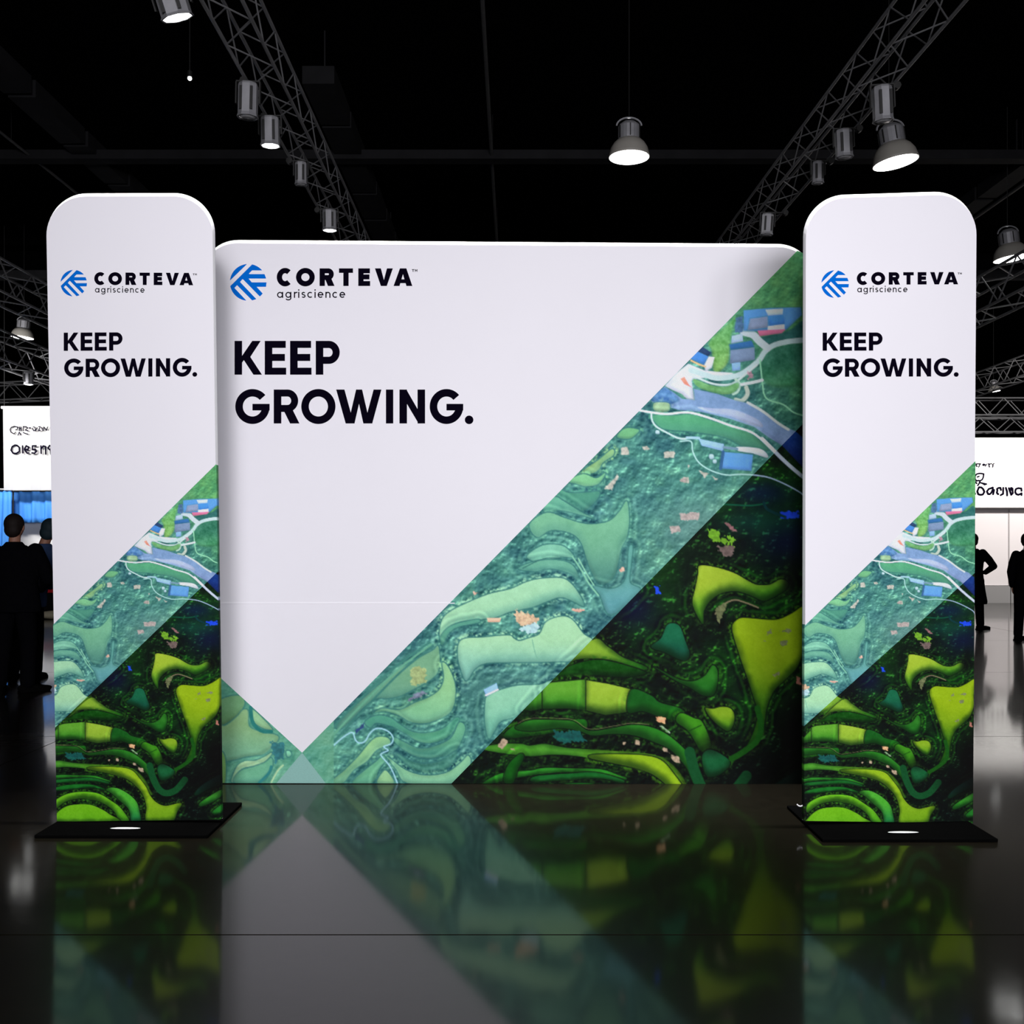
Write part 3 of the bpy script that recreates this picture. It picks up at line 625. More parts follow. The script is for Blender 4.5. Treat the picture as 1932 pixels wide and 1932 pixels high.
def rounded(tl, tr, br, bl, rad, inset=(0, 0, 0), n=14):
    """outline of a panel with rounded upper corners, clockwise on the photo from the lower left"""
    si, ti, bi = inset; wpx = (tr[0] - tl[0]); hpx = bl[1] - tl[1]
    P_ = [(si, hpx - bi)]
    r = rad - min(si, ti)
    P_ += [(si + r - r * math.cos(t), ti + r - r * math.sin(t)) for t in [math.pi / 2 * k / n for k in range(n + 1)]]
    P_ += [(wpx - si - r + r * math.sin(t), ti + r - r * math.cos(t)) for t in [math.pi / 2 * k / n for k in range(n + 1)]]
    P_ += [(wpx - si, hpx - bi)]
    out = []
    for x, y in P_:
        u, v = x / wpx, y / hpx
        out.append(tuple((tl[i] * (1 - u) + tr[i] * u) * (1 - v) + (bl[i] * (1 - u) + br[i] * u) * v for i in (0, 1)))
    return out
def panel_body(root, plane, tl, tr, br, bl, rad, depth=.03, top=8.0, side=1.5):
    outer = rounded(tl, tr, br, bl, rad); inner = rounded(tl, tr, br, bl, rad, (side, top, 1.0))
    bm = bmesh.new(); bm.faces.new([bm.verts.new(plane.P(x, y)) for x, y in reversed(inner)])
    obj('fabric_face', bm, 'fabric_white', root)['label'] = 'stretched white printed fabric face'
    bm = bmesh.new(); rings = []
    for k, o_ in ((0, 0.0), (.12, -.003), (.5, -.011), (.85, -.020), (1, -.026), (1, -depth)):
        rings.append([bm.verts.new(plane.P(a[0] * (1 - k) + b[0] * k, a[1] * (1 - k) + b[1] * k, o_)) for a, b in zip(inner, outer)])
    for a, b in zip(rings, rings[1:]):
        n = len(a)
        for i in range(n): bm.faces.new((a[i], a[(i + 1) % n], b[(i + 1) % n], b[i]))
    bm.faces.new(rings[-1])
    bmesh.ops.recalc_face_normals(bm, faces=bm.faces[:])
    o = obj('edge_trim', bm, 'brightened_white', root); o['label'] = 'bright white rounded edge over the tube frame'
    return [(a[0] * .25 + b[0] * .75, a[1] * .25 + b[1] * .75) for a, b in zip(inner, outer)]
def outline_cuts(inner, which):
    cuts = []
    for a, b in zip(inner, inner[1:] + inner[:1]):
        dx, dy = b[0] - a[0], b[1] - a[1]; n = (dy, -dx); mx = ((a[0] + b[0]) / 2, (a[1] + b[1]) / 2)
        if which(*mx): cuts.append((a[0], a[1], n[0], n[1]))
    return cuts
def half(p, q, keep):
    """cut line through p and q that keeps the side where the point keep lies"""
    n = (q[1] - p[1], -(q[0] - p[0]))
    if (keep[0] - p[0]) * n[0] + (keep[1] - p[1]) * n[1] > 0: n = (-n[0], -n[1])
    return (p[0], p[1], n[0], n[1])

# the wide backdrop
pb = Plane(966, 6.454)
TL, TR, BR, BL = (376, 450), (1541, 458.5), (1537, 1480), (380, 1477.5)
base = pb.P(958, 1479); base.z = 0
bd = thing('display_backdrop', 'wide white fabric backdrop with slanting printed landscape, behind the two towers', 'backdrop', base)
inn = panel_body(bd, pb, TL, TR, BR, BL, 72, .034, 8.2, 1.5)
ident = lambda x, y: (x, y)
dA, dB = (1497.4, 480), (570, 1420); e1, e2 = (1412, 905), (852, 1478)
GAIN = 1.38; GAIN_B = 1.72; GAIN_L = 1.5
rc = outline_cuts([(x, y + 4 * (y < 470)) for x, y in inn], lambda x, y: x > 1300 and y < 560) + outline_cuts(inn, lambda x, y: x > 1500 and y > 560) + outline_cuts(inn, lambda x, y: y > 1470)
sheet('printed_landscape', pb, (560, 1542, 470, 1482), 1.5, [half(dA, dB, (1500, 1400)), half(e1, e2, (600, 600)), half(dB, (614, 1477), (1000, 1400))] + rc, PB, ident, bd, 'pale teal band of the printed aerial view with fields, river and village', gain=GAIN_B)
sheet('printed_landscape', pb, (840, 1542, 770, 1482), 1.5, [half(e1, e2, (1500, 1400))] + rc, PL, ident, bd, 'dark green corner of the printed aerial view with bright terraces', gain=GAIN_L)
lc = outline_cuts(inn, lambda x, y: x < 400 and y > 600) + outline_cuts(inn, lambda x, y: y > 1470)
sheet('printed_landscape', pb, (376, 575, 1230, 1482), 1.5, [half((415, 1278), dB, (420, 1400)), half(dB, (522, 1477), (420, 1400))] + lc, PB, ident, bd, 'small green wing of the print at the lower left', gain=GAIN_B)
sheet('printed_overlap', pb, (515, 620, 1415, 1482), 4, [half(dB, (522, 1477), (570, 1470)), half(dB, (614, 1477), (570, 1470))] + outline_cuts(inn, lambda x, y: y > 1470), PB, ident, bd, 'plain pale teal triangle where the two bands cross', flat=(140, 186, 178), gain=1.0)
b = bmesh.new()
vv = [[b.verts.new(pb.P(x, 1138 + dy, o_)) for x in (404, 858)] for dy, o_ in ((-2.2, .0002), (-.4, .0007), (.4, .0007), (2.4, .0002))]
for p, q in zip(vv, vv[1:]): b.faces.new((p[0], q[0], q[1], p[1]))
obj('fold_crease', b, 'fabric_white', bd)['label'] = 'faint level crease in the fabric'
def texts(plane, root, f_logo, f_word, f_small, f_head, lc_):
    k = Ink(plane, ident); logo(k, *lc_); k.done('logo_emblem', 'ink_blue', root, 'round blue emblem cut by white stripes')
    for ch, a, b_ in BIGWORD:
        k = Ink(plane, f_word); rd = .8 if ch in 'CO' else 0
        glyph(k, ch, a, b_, 506.4 - rd, 539.6 + rd, 10); k.done('letter', 'ink_black', root, 'bold black capital beside the emblem')
    k = Ink(plane, f_word); glyph(k, 'T', 777, 781.8, 508, 513, 1.3); glyph(k, 'M', 782.8, 787.5, 508, 513, 1); k.done('trademark_lettering', 'ink_black', root, 'tiny raised pair of capitals')
    k = Ink(plane, f_small); small_word(k); k.done('tagline_lettering', 'ink_black', root, 'thin black lower case word under the capitals')
    for row, y0, y1 in ((HEAD[0], 643.2, 707), (HEAD[1], 735, 799)):
        for ch, a, b_ in row:
            k = Ink(plane, f_head); rd = 1 if ch in 'GO' else 0
            glyph(k, ch, a, b_, y0 - rd, y1 + rd, 14.2); k.done('letter', 'ink_black', root, 'large bold black character of the headline')
texts(pb, bd, ident, ident, ident, ident, (468.4, 532.8, 34.6))

def fit(ax0, ax1, ay0, ay1, tx0, tx1, ty0, ty1, shear=0):
    return lambda x, y: (tx0 + (x - ax0) * (tx1 - tx0) / (ax1 - ax0), ty0 + (y - ay0) * (ty1 - ty0) / (ay1 - ay0) + shear * (tx0 + (x - ax0) * (tx1 - tx0) / (ax1 - ax0) - tx0))
def tower(name_label, plane, TL, TR, BR, BL, rad, art, dA, dB, e1, e2, T, plate, oval_pos, pfx):
    base = (plane.P((BL[0] + BR[0]) / 2, (BL[1] + BR[1]) / 2)); base.z = 0
    t = thing('display_tower', name_label, 'banner tower', base, 'banner towers flanking the backdrop')
    inn = panel_body(t, plane, TL, TR, BR, BL, rad, .03, 8.8, 1.6)
    edges = outline_cuts(inn, lambda x, y: y > TL[1] + 200)
    bb = (min(TL[0], BL[0]) - 2, max(TR[0], BR[0]) + 2, 860, 1560)
    sheet('printed_landscape', plane, bb, 1.15, [half(dA, dB, BR), half(e1, e2, TL)] + edges, PB, art, t, 'pale teal band of the printed aerial view', gain=GAIN_B)
    sheet('printed_landscape', plane, (bb[0], bb[1], 1080, 1560), 1.15, [half(e1, e2, BR)] + edges, PL, art, t, 'dark green part of the printed aerial view with bright terraces', gain=GAIN_L)
    texts(plane, t, None, *T)
    out_ = rounded(TL, TR, BR, BL, rad); right = TR[0] < CX
    eT, eB = (TR, BR) if right else (TL, BL); y_d = (dA if right else dB)[1]; n_ = 240; rows_ = []; cols_ = []
    b = bmesh.new(); o1 = .5 if right else -.5
    for i in range(n_ + 1):
        y = y_d + (eB[1] - 1.2 - y_d) * i / n_; x = eT[0] + (eB[0] - eT[0]) * (y - eT[1]) / (eB[1] - eT[1])
        lower_ = (y - e1[1]) * (e2[0] - e1[0]) < (x - e1[0]) * (e2[1] - e1[1]) if False else y > e1[1] + (x - e1[0]) * (e2[1] - e1[1]) / (e2[0] - e1[0])
        bx, by = art(np.array([x]), np.array([y])); c_ = sample(PL if lower_ else PB, bx, by)[0] * (GAIN * .8)
        rows_.append([b.verts.new(plane.P(x + (o1 if k_ else -2.4 * o1), y, o_)) for k_, o_ in ((0, .0003), (1, -.004), (1, -.03))]); cols_ += [c_] * 3
    for p_, q_ in zip(rows_, rows_[1:]):
        for k_ in (0, 1): b.faces.new((p_[k_], p_[k_ + 1], q_[k_ + 1], q_[k_]))
    me = bpy.data.meshes.new('printed_edge'); b.to_mesh(me); b.free()
    at_ = me.color_attributes.new('print', 'FLOAT_COLOR', 'POINT'); at_.data.foreach_set('color', np.hstack([np.array(cols_, np.float32), np.ones((len(cols_), 1), np.float32)]).ravel())
    obj('printed_edge', me, 'printed_fabric', t)['label'] = 'print wrapped round the inner side edge'
    if not right:
        b = bmesh.new(); q_ = [plane.P(x, y, -.02) for x, y in ((1516.5, 1521.5), (1513, 1523), (1509, 1522), (1506, 1519))]
        for a_, c_ in zip(q_, q_[1:]): tube(b, a_, c_, .0035, n=6)
        obj('zip_pull', b, 'brightened_white', t)['label'] = 'short white zip pull cord'
    x0, x1, y0, y1 = plate
    b = bmesh.new(); box(b, x0, x1, y0, y1, 0, .018, bev=.004); obj('base_plate', b, 'base_black', t)['label'] = 'flat black steel foot plate'
    b = bmesh.new(); ell(b, (oval_pos[0], oval_pos[1], .018), .08, .014, .004, u=24, v=8); obj('plate_oval', b, 'oval_white', t)['label'] = 'small white oval in the foot plate'  # flattened white ellipsoid half sunk in the plate top
    return t
# left tower
pl = Plane(250, 5.50, -1.4)
fh = fit(442.6, 893, 643, 799, 120.4, 372, 627.6, 711.6, -.006)
tower('left white banner tower with emblem, headline and green landscape foot, on black plate', pl, (84.5, 362), (401.5, 361), (417, 1546.5), (107, 1550.5), 76,
      lambda x, y: (1321.3 + (x - 295) / .62, 1066.9 + (y - 1233) / .60), (406.5, 877), (106, 1173), (384, 1104.5), (107, 1370),
      (fit(522.3, 778, 506.4, 539.6, 178, 364.5, 514, 537.3, .005), fit(522.3, 651.6, 550.7, 562.1, 179, 273, 543.6, 552, .004), fh, (139.3, 534.3, 25)),
      (-2.45, -1.56, 5.25, 5.92), (-2.03, 5.375), 'left')
pr = Plane(1680, 5.485, 4.2)
tower('right white banner tower, slightly turned, with emblem, headline and green landscape foot, on black plate', pr, (1519, 366.5), (1844.5, 356.5), (1836, 1553.5), (1517, 1549), 78,
      lambda x, y: (1321.3 + (x - 1716.3) / .622, 1066.9 + (y - 1234.8) / .608), (1834, 876), (1521, 1178), (1809, 1108), (1519, 1368),
      (fit(522.3, 778, 506.4, 539.6, 1616.5, 1807.5, 514, 537.3, -.004), fit(522.3, 651.6, 550.7, 562.1, 1617, 1712, 543, 551.6, -.003), fit(442.6, 893, 643, 799, 1552, 1808.5, 627.6, 711, -.003), (1575.5, 536, 26)),
      (1.57, 2.46, 5.18, 5.85), (2.025, 5.30), 'right')

# ------------------------------------------------------------------ lattice trusses with hanging fixtures
def truss(name, label, p0, p1, size, bay, single, zig=True):
    """box truss: four chords, zigzag braces on all sides; single = every brace an object of its own"""
    p0 = Vector(p0); p1 = Vector(p1); d = (p1 - p0); L = d.length; d.normalize()
    sd = d.cross(Vector((0, 0, 1))).normalized(); up = Vector((0, 0, 1))
    t = thing('lighting_truss', label, 'truss', p0)
    cs = [sd * sx * size / 2 + up * sz * size / 2 for sx, sz in ((-1, -1), (1, -1), (1, 1), (-1, 1))]
    for c in cs:
        b = bmesh.new(); tube(b, p0 + c, p1 + c, .017 if single else .024, n=8); obj('chord', b, 'truss_metal', t)
    n = int(L / bay); jb = bmesh.new(); proto = {}
    for i in range(n):
        for s in range(4):
            a, c = cs[s], cs[(s + 1) % 4]
            if i % 2: a, c = c, a
            q0 = p0 + d * (i * bay) + a; q1 = p0 + d * ((i + 1) * bay) + c
            if single:
                key = (s, i % 2)
                if key not in proto:
                    b = bmesh.new(); tube(b, q0, q1, .0078, n=6); o = obj('brace', b, 'truss_metal', t); proto[key] = (o, i)
                else:
                    o = proto[key][0].copy(); C.objects.link(o); o.parent = t; o.location = d * ((i - proto[key][1]) * bay)
            else:
                tube(jb, q0, q1, .013, n=5)
    if single: jb.free()
    else: o = obj('brace', jb, 'truss_metal', t); o['kind'] = 'stuff'
    return t
ZT = 6.08
truss('t', 'dark lattice truss at upper left carrying four box spotlights', (-2.34, 6.5, ZT), (-2.40, 21, ZT), .33, .42, True)
truss('t', 'dark lattice truss at upper right carrying four unlit box spotlights', (3.54, 6.5, ZT), (3.28, 21, ZT), .33, .42, True)
truss('t', 'far lattice truss left of the left tower, above the pendant lamp', (-8.9, 13, ZT), (-8.9, 27, ZT), .55, .6, False)
truss('t', 'far lattice truss left of the left tower, just below the pendant lamp', (-10.15, 16, 5.4), (-10.15, 23.4, 5.4), .55, .6, False)
truss('t', 'lowest far lattice truss, over the hanging white banner', (-19, 31, 5.95), (-9, 28, 5.95), .5, .55, False)
truss('t', 'lattice truss right of the right tower, below the cut-off pendant lamp', (7.87, 13, 5.6), (7.87, 24, 5.6), .55, .6, False)
truss('t', 'thin far lattice truss behind the small pendant lamp at the right edge', (13.2, 22, ZT), (13.2, 29.6, ZT), .5, .55, False)
truss('t', 'low cross truss above the white booth at the right edge', (10, 30, 5.55), (20, 31, 5.7), .5, .5, False)
truss('t', 'dark lower cross truss touching the top of the right booth header', (10, 29, 4.9), (20, 31, 5.15), .4, .5, False)

def at(px, py, Y): return Plane(CX, Y).P(px, py)
def spotlight(label, px, py, Y, chord_x, lit, w_=.18, h=.30, tilt=(0, 0), grp=None, half_=.165):
    """box profile spotlight: yoke, clamp, six-sided body, lens; hangs from the truss chord"""
    p = at(px, py, Y); t = thing('box_spotlight', label, 'spotlight', p, grp)
    M = Matrix.Translation(p) @ Matrix.Rotation(R(tilt[0]), 4, 'X') @ Matrix.Rotation(R(tilt[1]), 4, 'Y')
    b = bmesh.new(); lathe(b, [(.02, h * .5), (w_ * .46, h * .5), (w_ * .5, h * .44), (w_ * .5, -h * .40), (w_ * .55, -h * .5), (w_ * .48, -h * .5), (w_ * .46, -h * .46)], 8, M @ Matrix.Rotation(R(22.5), 4, 'Z'))
    hb = obj('body', b, 'lamp_metal', t)
    b = bmesh.new(); r = lathe(b, [(w_ * .48, -h * .47), (w_ * .30, -h * .53), (.005, -h * .55)], 16, M); obj('lens', b, 'lens_lit' if lit else 'lens_off', hb)
    b = bmesh.new()
    for s in (-1, 1): box(b, s * w_ * .60 - .006, s * w_ * .60 + .006, -.02, .02, -h * .1, h * .54, M)
    box(b, -w_ * .61, w_ * .61, -.02, .02, h * .54, h * .58, M)
    obj('yoke', b, 'lamp_dark', t)
    b = bmesh.new()
    for s in (-.25, .28): box(b, s * w_ - .012, s * w_ + .012, -w_ * .52, -w_ * .47, -h * .34, h * .34, M)
    obj('vent_slot', b, 'lamp_dark', hb)
    top = M @ Vector((0, 0, h * .58)); c = Vector((chord_x, p.y, ZT - half_ - .058))
    b = bmesh.new(); tube(b, top, c, .014, n=6); tube(b, c + Vector((0, -.03, 0)), c + Vector((0, .03, 0)), .036, n=8); obj('clamp', b, 'lamp_dark', t)
    return t
LX = lambda y: -2.34 - .06 * (y - 6.5) / 14.5; RX = lambda y: 3.54 - .26 * (y - 6.5) / 14.5
G1 = 'spotlights under the left truss'; G2 = 'spotlights under the right truss'
spotlight('glowing box spotlight cut by the top edge of the photo, left of the left truss', 327, 8, 7.9, LX(7.9) - .16, True, .24, .20, (16, -14), G1)
spotlight('first unlit box spotlight under the left truss, nearest the camera', 468, 190, 9.6, LX(9.6) - .16, False, .185, .31, (3, 2), G1)
spotlight('lit box spotlight under the left truss beside the unlit nearest one', 510, 249, 10.4, LX(10.4) - .16, True, .19, .28, (4, 0), G1)
spotlight('slim unlit box spotlight in the middle of the left truss', 568, 328, 11.6, LX(11.6) - .16, False, .135, .25, (0, 0), G1)
spotlight('farthest lit box spotlight under the left truss, just above the backdrop', 622, 416, 13.3, LX(13.3) - .16, True, .185, .26, (4, 0), G1)
spotlight('nearest and highest box spotlight under the right truss', 1665, 197, 9.7, RX(9.7) + .16, False, .185, .32, (4, -4), G2)
spotlight('second box spotlight under the right truss, left of the big pendant lamp', 1592, 272, 10.7, RX(10.7) + .16, False, .175, .28, (2, -3), G2)
spotlight('pale narrow box spotlight in the middle of the right truss', 1543, 326, 11.6, RX(11.6) + .16, False, .13, .24, (0, 0), G2)
spotlight('farthest box spotlight under the right truss, just above the backdrop', 1447, 424, 13.4, RX(13.4) + .16, False, .16, .27, (2, 3), G2)
sp = spotlight('small box spotlight with white foot, over the hanging banner at far left', 54, 714, 21.0, -9.92, True, .18, .25, (0, 0), None, .985)

def pendant(label, px, py, Y, dia, tilt, strength='lens_lit'):
    """high-bay pendant: canopy bracket, finned housing, bell reflector, round lens, suspension cable up to the ceiling"""
    p = at(px, py, Y); t = thing('pendant_lamp', label, 'pendant lamp', p, 'high bay pendant lamps')
    M = Matrix.Translation(p) @ Matrix.Rotation(R(tilt), 4, 'Y'); r = dia / 2
    b = bmesh.new(); lathe(b, [(r * .52, r * .86), (r * .60, r * .84), (r * .78, r * .66), (r * .92, r * .42), (r * .99, r * .12), (r * 1.02, 0), (r * .98, 0), (r * .95, r * .12), (r * .75, r * .6)], 36, M)
    obj('reflector', b, 'lamp_dome', t, smooth=True)
    b = bmesh.new(); lathe(b, [(r * .975, -r * .004), (r * .7, -r * .07), (r * .35, -r * .10), (.002, -r * .11)], 36, M); obj('lens', b, strength, t, smooth=True)
    b = bmesh.new(); lathe(b, [(.01, r * 1.78), (r * .30, r * 1.74), (r * .50, r * 1.58), (r * .54, r * 1.5), (r * .54, r * .85)], 20, M)
    hb = obj('housing', b, 'lamp_metal', t)
    for k in range(6):
        b = bmesh.new(); a = 2 * math.pi * (k + .5) / 6
        box(b, r * .50, r * .58, -.006, .006, r * .9, r * 1.5, M @ Matrix.Rotation(a, 4, 'Z')); obj('fin', b, 'lamp_dark', hb)
    b = bmesh.new(); pr = [M @ Vector((r * .62 * math.sin(a), 0, r * (1.55 + .42 * math.cos(a)))) for a in [R(-88 + 16 * k) for k in range(12)]]
    for a, c in zip(pr, pr[1:]): tube(b, a, c, .012, n=6)
    obj('bracket', b, 'lamp_metal', t)
    top = M @ Vector((0, 0, r * 1.97)); b = bmesh.new(); tube(b, top, (top.x, top.y, 9.0), .006, n=5); obj('suspension_cable', b, 'lamp_dark', t)
    return t
pendant('bell shaped pendant lamp hanging alone above the middle of the backdrop', 1187, 297, 12.9, .51, 0)
pendant('tilted bell pendant lamp above the right tower, beside the right truss', 1690, 307, 13.2, .57, -9)
pendant('bell pendant lamp cut by the right edge, level with the right tower logo', 1908, 488, 17.5, .57, -7)
pendant('bell pendant lamp left of the left tower, between two far trusses', 42, 637, 23.9, .50, 5)
pendant('small far pendant lamp right of the right tower', 1876, 738, 32, .36, -4)
p = at(358, 148, 14.2); dl = thing('ceiling_downlight', 'tiny round glowing light high in the dark, above the left tower', 'ceiling light', p)
b = bmesh.new(); ell(b, p, .030, .030, .030, u=12, v=8); obj('bulb', b, 'lens_dim', dl)
b = bmesh.new(); tube(b, p + Vector((0, 0, .02)), p + Vector((0, 0, .10)), .034, n=12); tube(b, p + Vector((0, 0, .1)), (p.x, p.y, 9), .008, n=6); obj('stem', b, 'lamp_dark', dl)

# dark ceiling steel, ducts and conduits
def bar(name, label, cat, x0, x1, y0, y1, z0, z1, m, grp=None):
    b = bmesh.new(); box(b, x0, x1, y0, y1, z0, z1); o = obj(name, b, m); tag(o, label, cat, grp); origin_to(o, ((x0 + x1) / 2, (y0 + y1) / 2, z0)); return o
bar('steel_beam', 'dim level cross beam high up behind the middle pendant lamp', 'beam', -30, 30, 17, 17.25, 7.93, 8.08, 'duct_dark')
bar('steel_beam', 'fainter cross beam farther back, above the backdrop', 'beam', -30, 30, 24.5, 24.7, 7.9, 8.1, 'duct_dark')
for lab, x0, x1, y0, y1 in (('flat dark duct running back beside the left truss, above the backdrop', -2.95, -2.5, 14.4, 23.5), ('flat dark duct slanting above the left tower', -7.3, -6.9, 13, 24),
                            ('flat dark duct right of the right tower', 8.7, 9.05, 17.5, 28)):
    dct = thing('ceiling_duct', lab, 'duct', (x0, y0, 8)); n = 6
    for k in range(n):
        a = y0 + (y1 - y0) * k / n; c = y0 + (y1 - y0) * (k + .93) / n
        b = bmesh.new(); box(b, x0, x1, a, c, 8.0, 8.25); obj('duct_section', b, 'duct_dark', dct)
    for yy in (y0 + .5, y1 - .5):
        b = bmesh.new(); box(b, (x0 + x1) / 2 - .01, (x0 + x1) / 2 + .01, yy, yy + .02, 8.25, 9.0); obj('hanger', b, 'duct_dark', dct)
def conduit(label, a, c, r):
    t = thing('conduit', label, 'pipe', a)
    b = bmesh.new(); tube(b, a, c, r, n=8); obj('pipe', b, 'conduit_grey', t)
    for k in range(4):
        q = Vector(a).lerp(Vector(c), (k + .5) / 4); b = bmesh.new(); tube(b, q, (q.x, q.y, 9), .006, n=5); obj('hanger', b, 'duct_dark', t)
conduit('thin grey conduit running back overhead in the middle', (-.36, 10.5, 8), (-.30, 30, 8), .028)
conduit('thin grey conduit descending behind the top of the left tower', (-8.05, 14.5, 8), (-7.95, 30, 8), .022)
conduit('thin grey conduit behind the top right corner of the right tower', (9.2, 16.5, 8), (9.1, 32, 8), .03)

# ------------------------------------------------------------------ far stands
# left: hanging white banner, blue curtains, white stand wall
bn = thing('hanging_banner', 'white hanging banner with black lettering at the left edge, over blue curtain', 'banner', (-11.0, 24, 2.8))
pq = Plane(50, 24.0)
b = bmesh.new(); n = 10
g0 = [[b.verts.new(pq.P(5.5 + (175 - 5.5) * i / n + (1.8 if j == 1 else 0) * (1 - i / n), y, .02 * math.sin(i * 1.3))) for i in range(n + 1)] for j, y in enumerate((770, 925))]
for i in range(n): b.faces.new((g0[0][i], g0[1][i], g0[1][i + 1], g0[0][i + 1]))
bmesh.ops.solidify(b, geom=b.faces[:], thickness=.01); obj('cloth', b, 'booth_white', bn)
b = bmesh.new(); tube(b, pq.P(3.5, 769, .02), pq.P(176, 769, .02), .035, n=10); obj('top_roller', b, 'booth_white', bn)
b = bmesh.new()
for x in (8, 140):
    q = pq.P(x, 767); tube(b, q, (q.x, q.y, 9.0), .008, n=5)
obj('suspension_cable', b, 'lamp_dark', bn)
zl = lambda x, y: (x / 6.04, 740 + y / 6.04)
k = Ink(Plane(50, 23.93), zl, .004)
for s in ('205,400 165,388 130,400 115,425 125,455 160,475 180,455', '205,395 200,420 180,430', '225,395 222,440', '240,395 240,438', '222,415 240,415', '270,390 265,440', '265,392 300,392 315,410 290,430 318,440', '335,405 350,405 342,412', '370,410 385,440 405,435 400,400 380,395', '405,440 425,405', '440,395 460,392 450,420 440,440 460,436', '475,400 490,440', '500,395 498,435', '505,400 530,435 545,395', '205,490 220,455 240,488', '265,460 290,470 320,478'):
    k.stroke([tuple(map(float, p.split(','))) for p in s.split()], 10)
k.done('small_lettering', 'ink_black', bn, 'small uneven black lettering, upper line')
k = Ink(Plane(50, 23.93), zl, .004)
for s in ('170,602 140,620 126,660 150,695 185,698 222,675 220,630 195,605 170,602', '258,612 262,692', '300,610 280,650 320,655 330,625 300,612', '280,655 310,695 330,690', '412,610 370,612 370,655 405,650 415,675 395,695 365,692', '468,612 470,698', '478,640 492,612 520,618 522,705', '560,615 550,640 575,660 588,620 565,608', '575,655 580,705'):
    k.stroke([tuple(map(float, p.split(','))) for p in s.split()], 17)
k.done('large_lettering', 'ink_black', bn, 'large uneven black lettering')
def curtain(label, x0, x1, y, z0, z1, seed, flare=0):
    rr = random.Random(seed); b = bmesh.new(); n = 70; rows = 6; g_ = []
    ph = [rr.uniform(0, 6) for _ in range(4)]
    for j in range(rows + 1):
        v = j / rows; row = []
        for i in range(n + 1):
            u = i / n; x = x0 + (x1 - x0) * u
            d = .05 * math.sin(x * 19 + ph[0] + .6 * v) + .03 * math.sin(x * 41 + ph[1] - v) + .02 * math.sin(x * 7 + ph[2])
            row.append(b.verts.new((x - flare * v * (1 - u), y + d * (.5 + .5 * v), z1 + (z0 - z1) * v)))
        g_.append(row)
    for a, c in zip(g_, g_[1:]):
        for i in range(n): b.faces.new((a[i], c[i], c[i + 1], a[i + 1]))
    cu = thing('curtain', label, 'curtain', ((x0 + x1) / 2, y, z0))
    o = obj('cloth', b, 'curtain_blue', cu, smooth=True)
    md = o.modifiers.new('thick', 'SOLIDIFY'); md.thickness = .006
    b = bmesh.new(); tube(b, (x0 - .01, y, z1 + .01), (x1 + .01, y, z1 + .01), .018, n=8); obj('curtain_rail', b, 'lamp_dark', cu)
    for xx in (x0 + .04, x1 - .04):
        b = bmesh.new(); tube(b, (xx, y + .14, 0), (xx, y + .14, z1 + .01), .02, n=8); obj('rail_post', b, 'lamp_dark', cu)
curtain('short blue pleated curtain under the white banner, above the blue jacket', -12.05, -9.6, 24.5, 2.06, 2.80, 3)
curtain('longer blue pleated curtain at the left edge, behind the man in black', -12.5, -11.76, 24.08, 1.25, 2.80, 5, .2)
sw = thing('stand_wall', 'white stand wall behind the blue curtains at far left', 'wall', (-11.5, 25, 0))
for k_ in range(3):
    b = bmesh.new(); box(b, -13.6 + k_ * 1.6, -13.6 + k_ * 1.6 + 1.59, 25, 25.06, 0, 2.9); obj('wall_panel', b, 'booth_white', sw)
b = bmesh.new(); box(b, -11.3, -9.6, 24.75, 24.8, 1.98, 2.06); obj('shelf_edge', b, 'booth_white', sw)
# low black plinth with red and white box, cream bundle
pt = thing('display_plinth', 'low black cloth covered plinth left of the left tower', 'plinth', (-9.4, 21.6, 0))
b = bmesh.new(); box(b, -9.85, -8.8, 21.3, 22.0, 0.03, .52, bev=.01); obj('cloth_cover', b, 'cloth_black', pt)
b = bmesh.new(); box(b, -9.80, -8.85, 21.32, 21.98, 0, .03); obj('foot_frame', b, 'booth_frame', pt)
rb = thing('carton', 'red carton with white lid on the black plinth', 'box', (-9.45, 21.6, .52))
b = bmesh.new(); box(b, -9.83, -9.1, 21.4, 21.9, .52, .72, bev=.008); obj('carton_body', b, 'box_red', rb)
b = bmesh.new(); box(b, -9.80, -9.12, 21.42, 21.88, .72, .90, bev=.02); obj('lid', b, 'booth_white', rb)
b = bmesh.new(); ell(b, (-9.3, 20.95, .09), .42, .16, .09); ell(b, (-9.15, 20.95, .12), .2, .13, .09); o = obj('cloth_bundle', b, 'cream', smooth=True)
md = o.modifiers.new('r', 'REMESH'); md.mode = 'VOXEL'; md.voxel_size = .02
tag(o, 'cream bundle lying on the floor before the black plinth', 'bundle'); origin_to(o, (-9.3, 20.95, 0))

# right: white stand with header
rs = thing('exhibition_booth', 'white booth wall with black lettered header and grey plinth at the right edge', 'booth', (14, 27, 0))
b = bmesh.new(); box(b, 11.2, 18.5, 26.75, 27.3, 2.50, 4.33, bev=.01); obj('header_box', b, 'booth_white', rs)
for k_ in range(4):
    x0 = 10.74 + k_ * 2.36
    b = bmesh.new(); box(b, x0 + .015, x0 + 2.345, 27.0, 27.06, .46, 2.49); obj('wall_panel', b, 'booth_panel', rs)
    b = bmesh.new(); box(b, x0 + .01, x0 + 2.35, 26.9, 27.06, 0, .45); obj('plinth_panel', b, 'booth_plinth', rs)
    b = bmesh.new(); box(b, x0 - .013, x0 + .013, 26.98, 27.06, .46, 2.49); obj('post', b, 'booth_frame', rs)
b = bmesh.new(); box(b, 10.7, 18.5, 26.96, 27.0, 2.46, 2.50); obj('rail', b, 'booth_frame', rs)
zr = lambda x, y: (1822 + x / 17.56, 860 + y / 17.56)
pz = Plane(1880, 26.74)
k = Ink(pz, zr, .003)
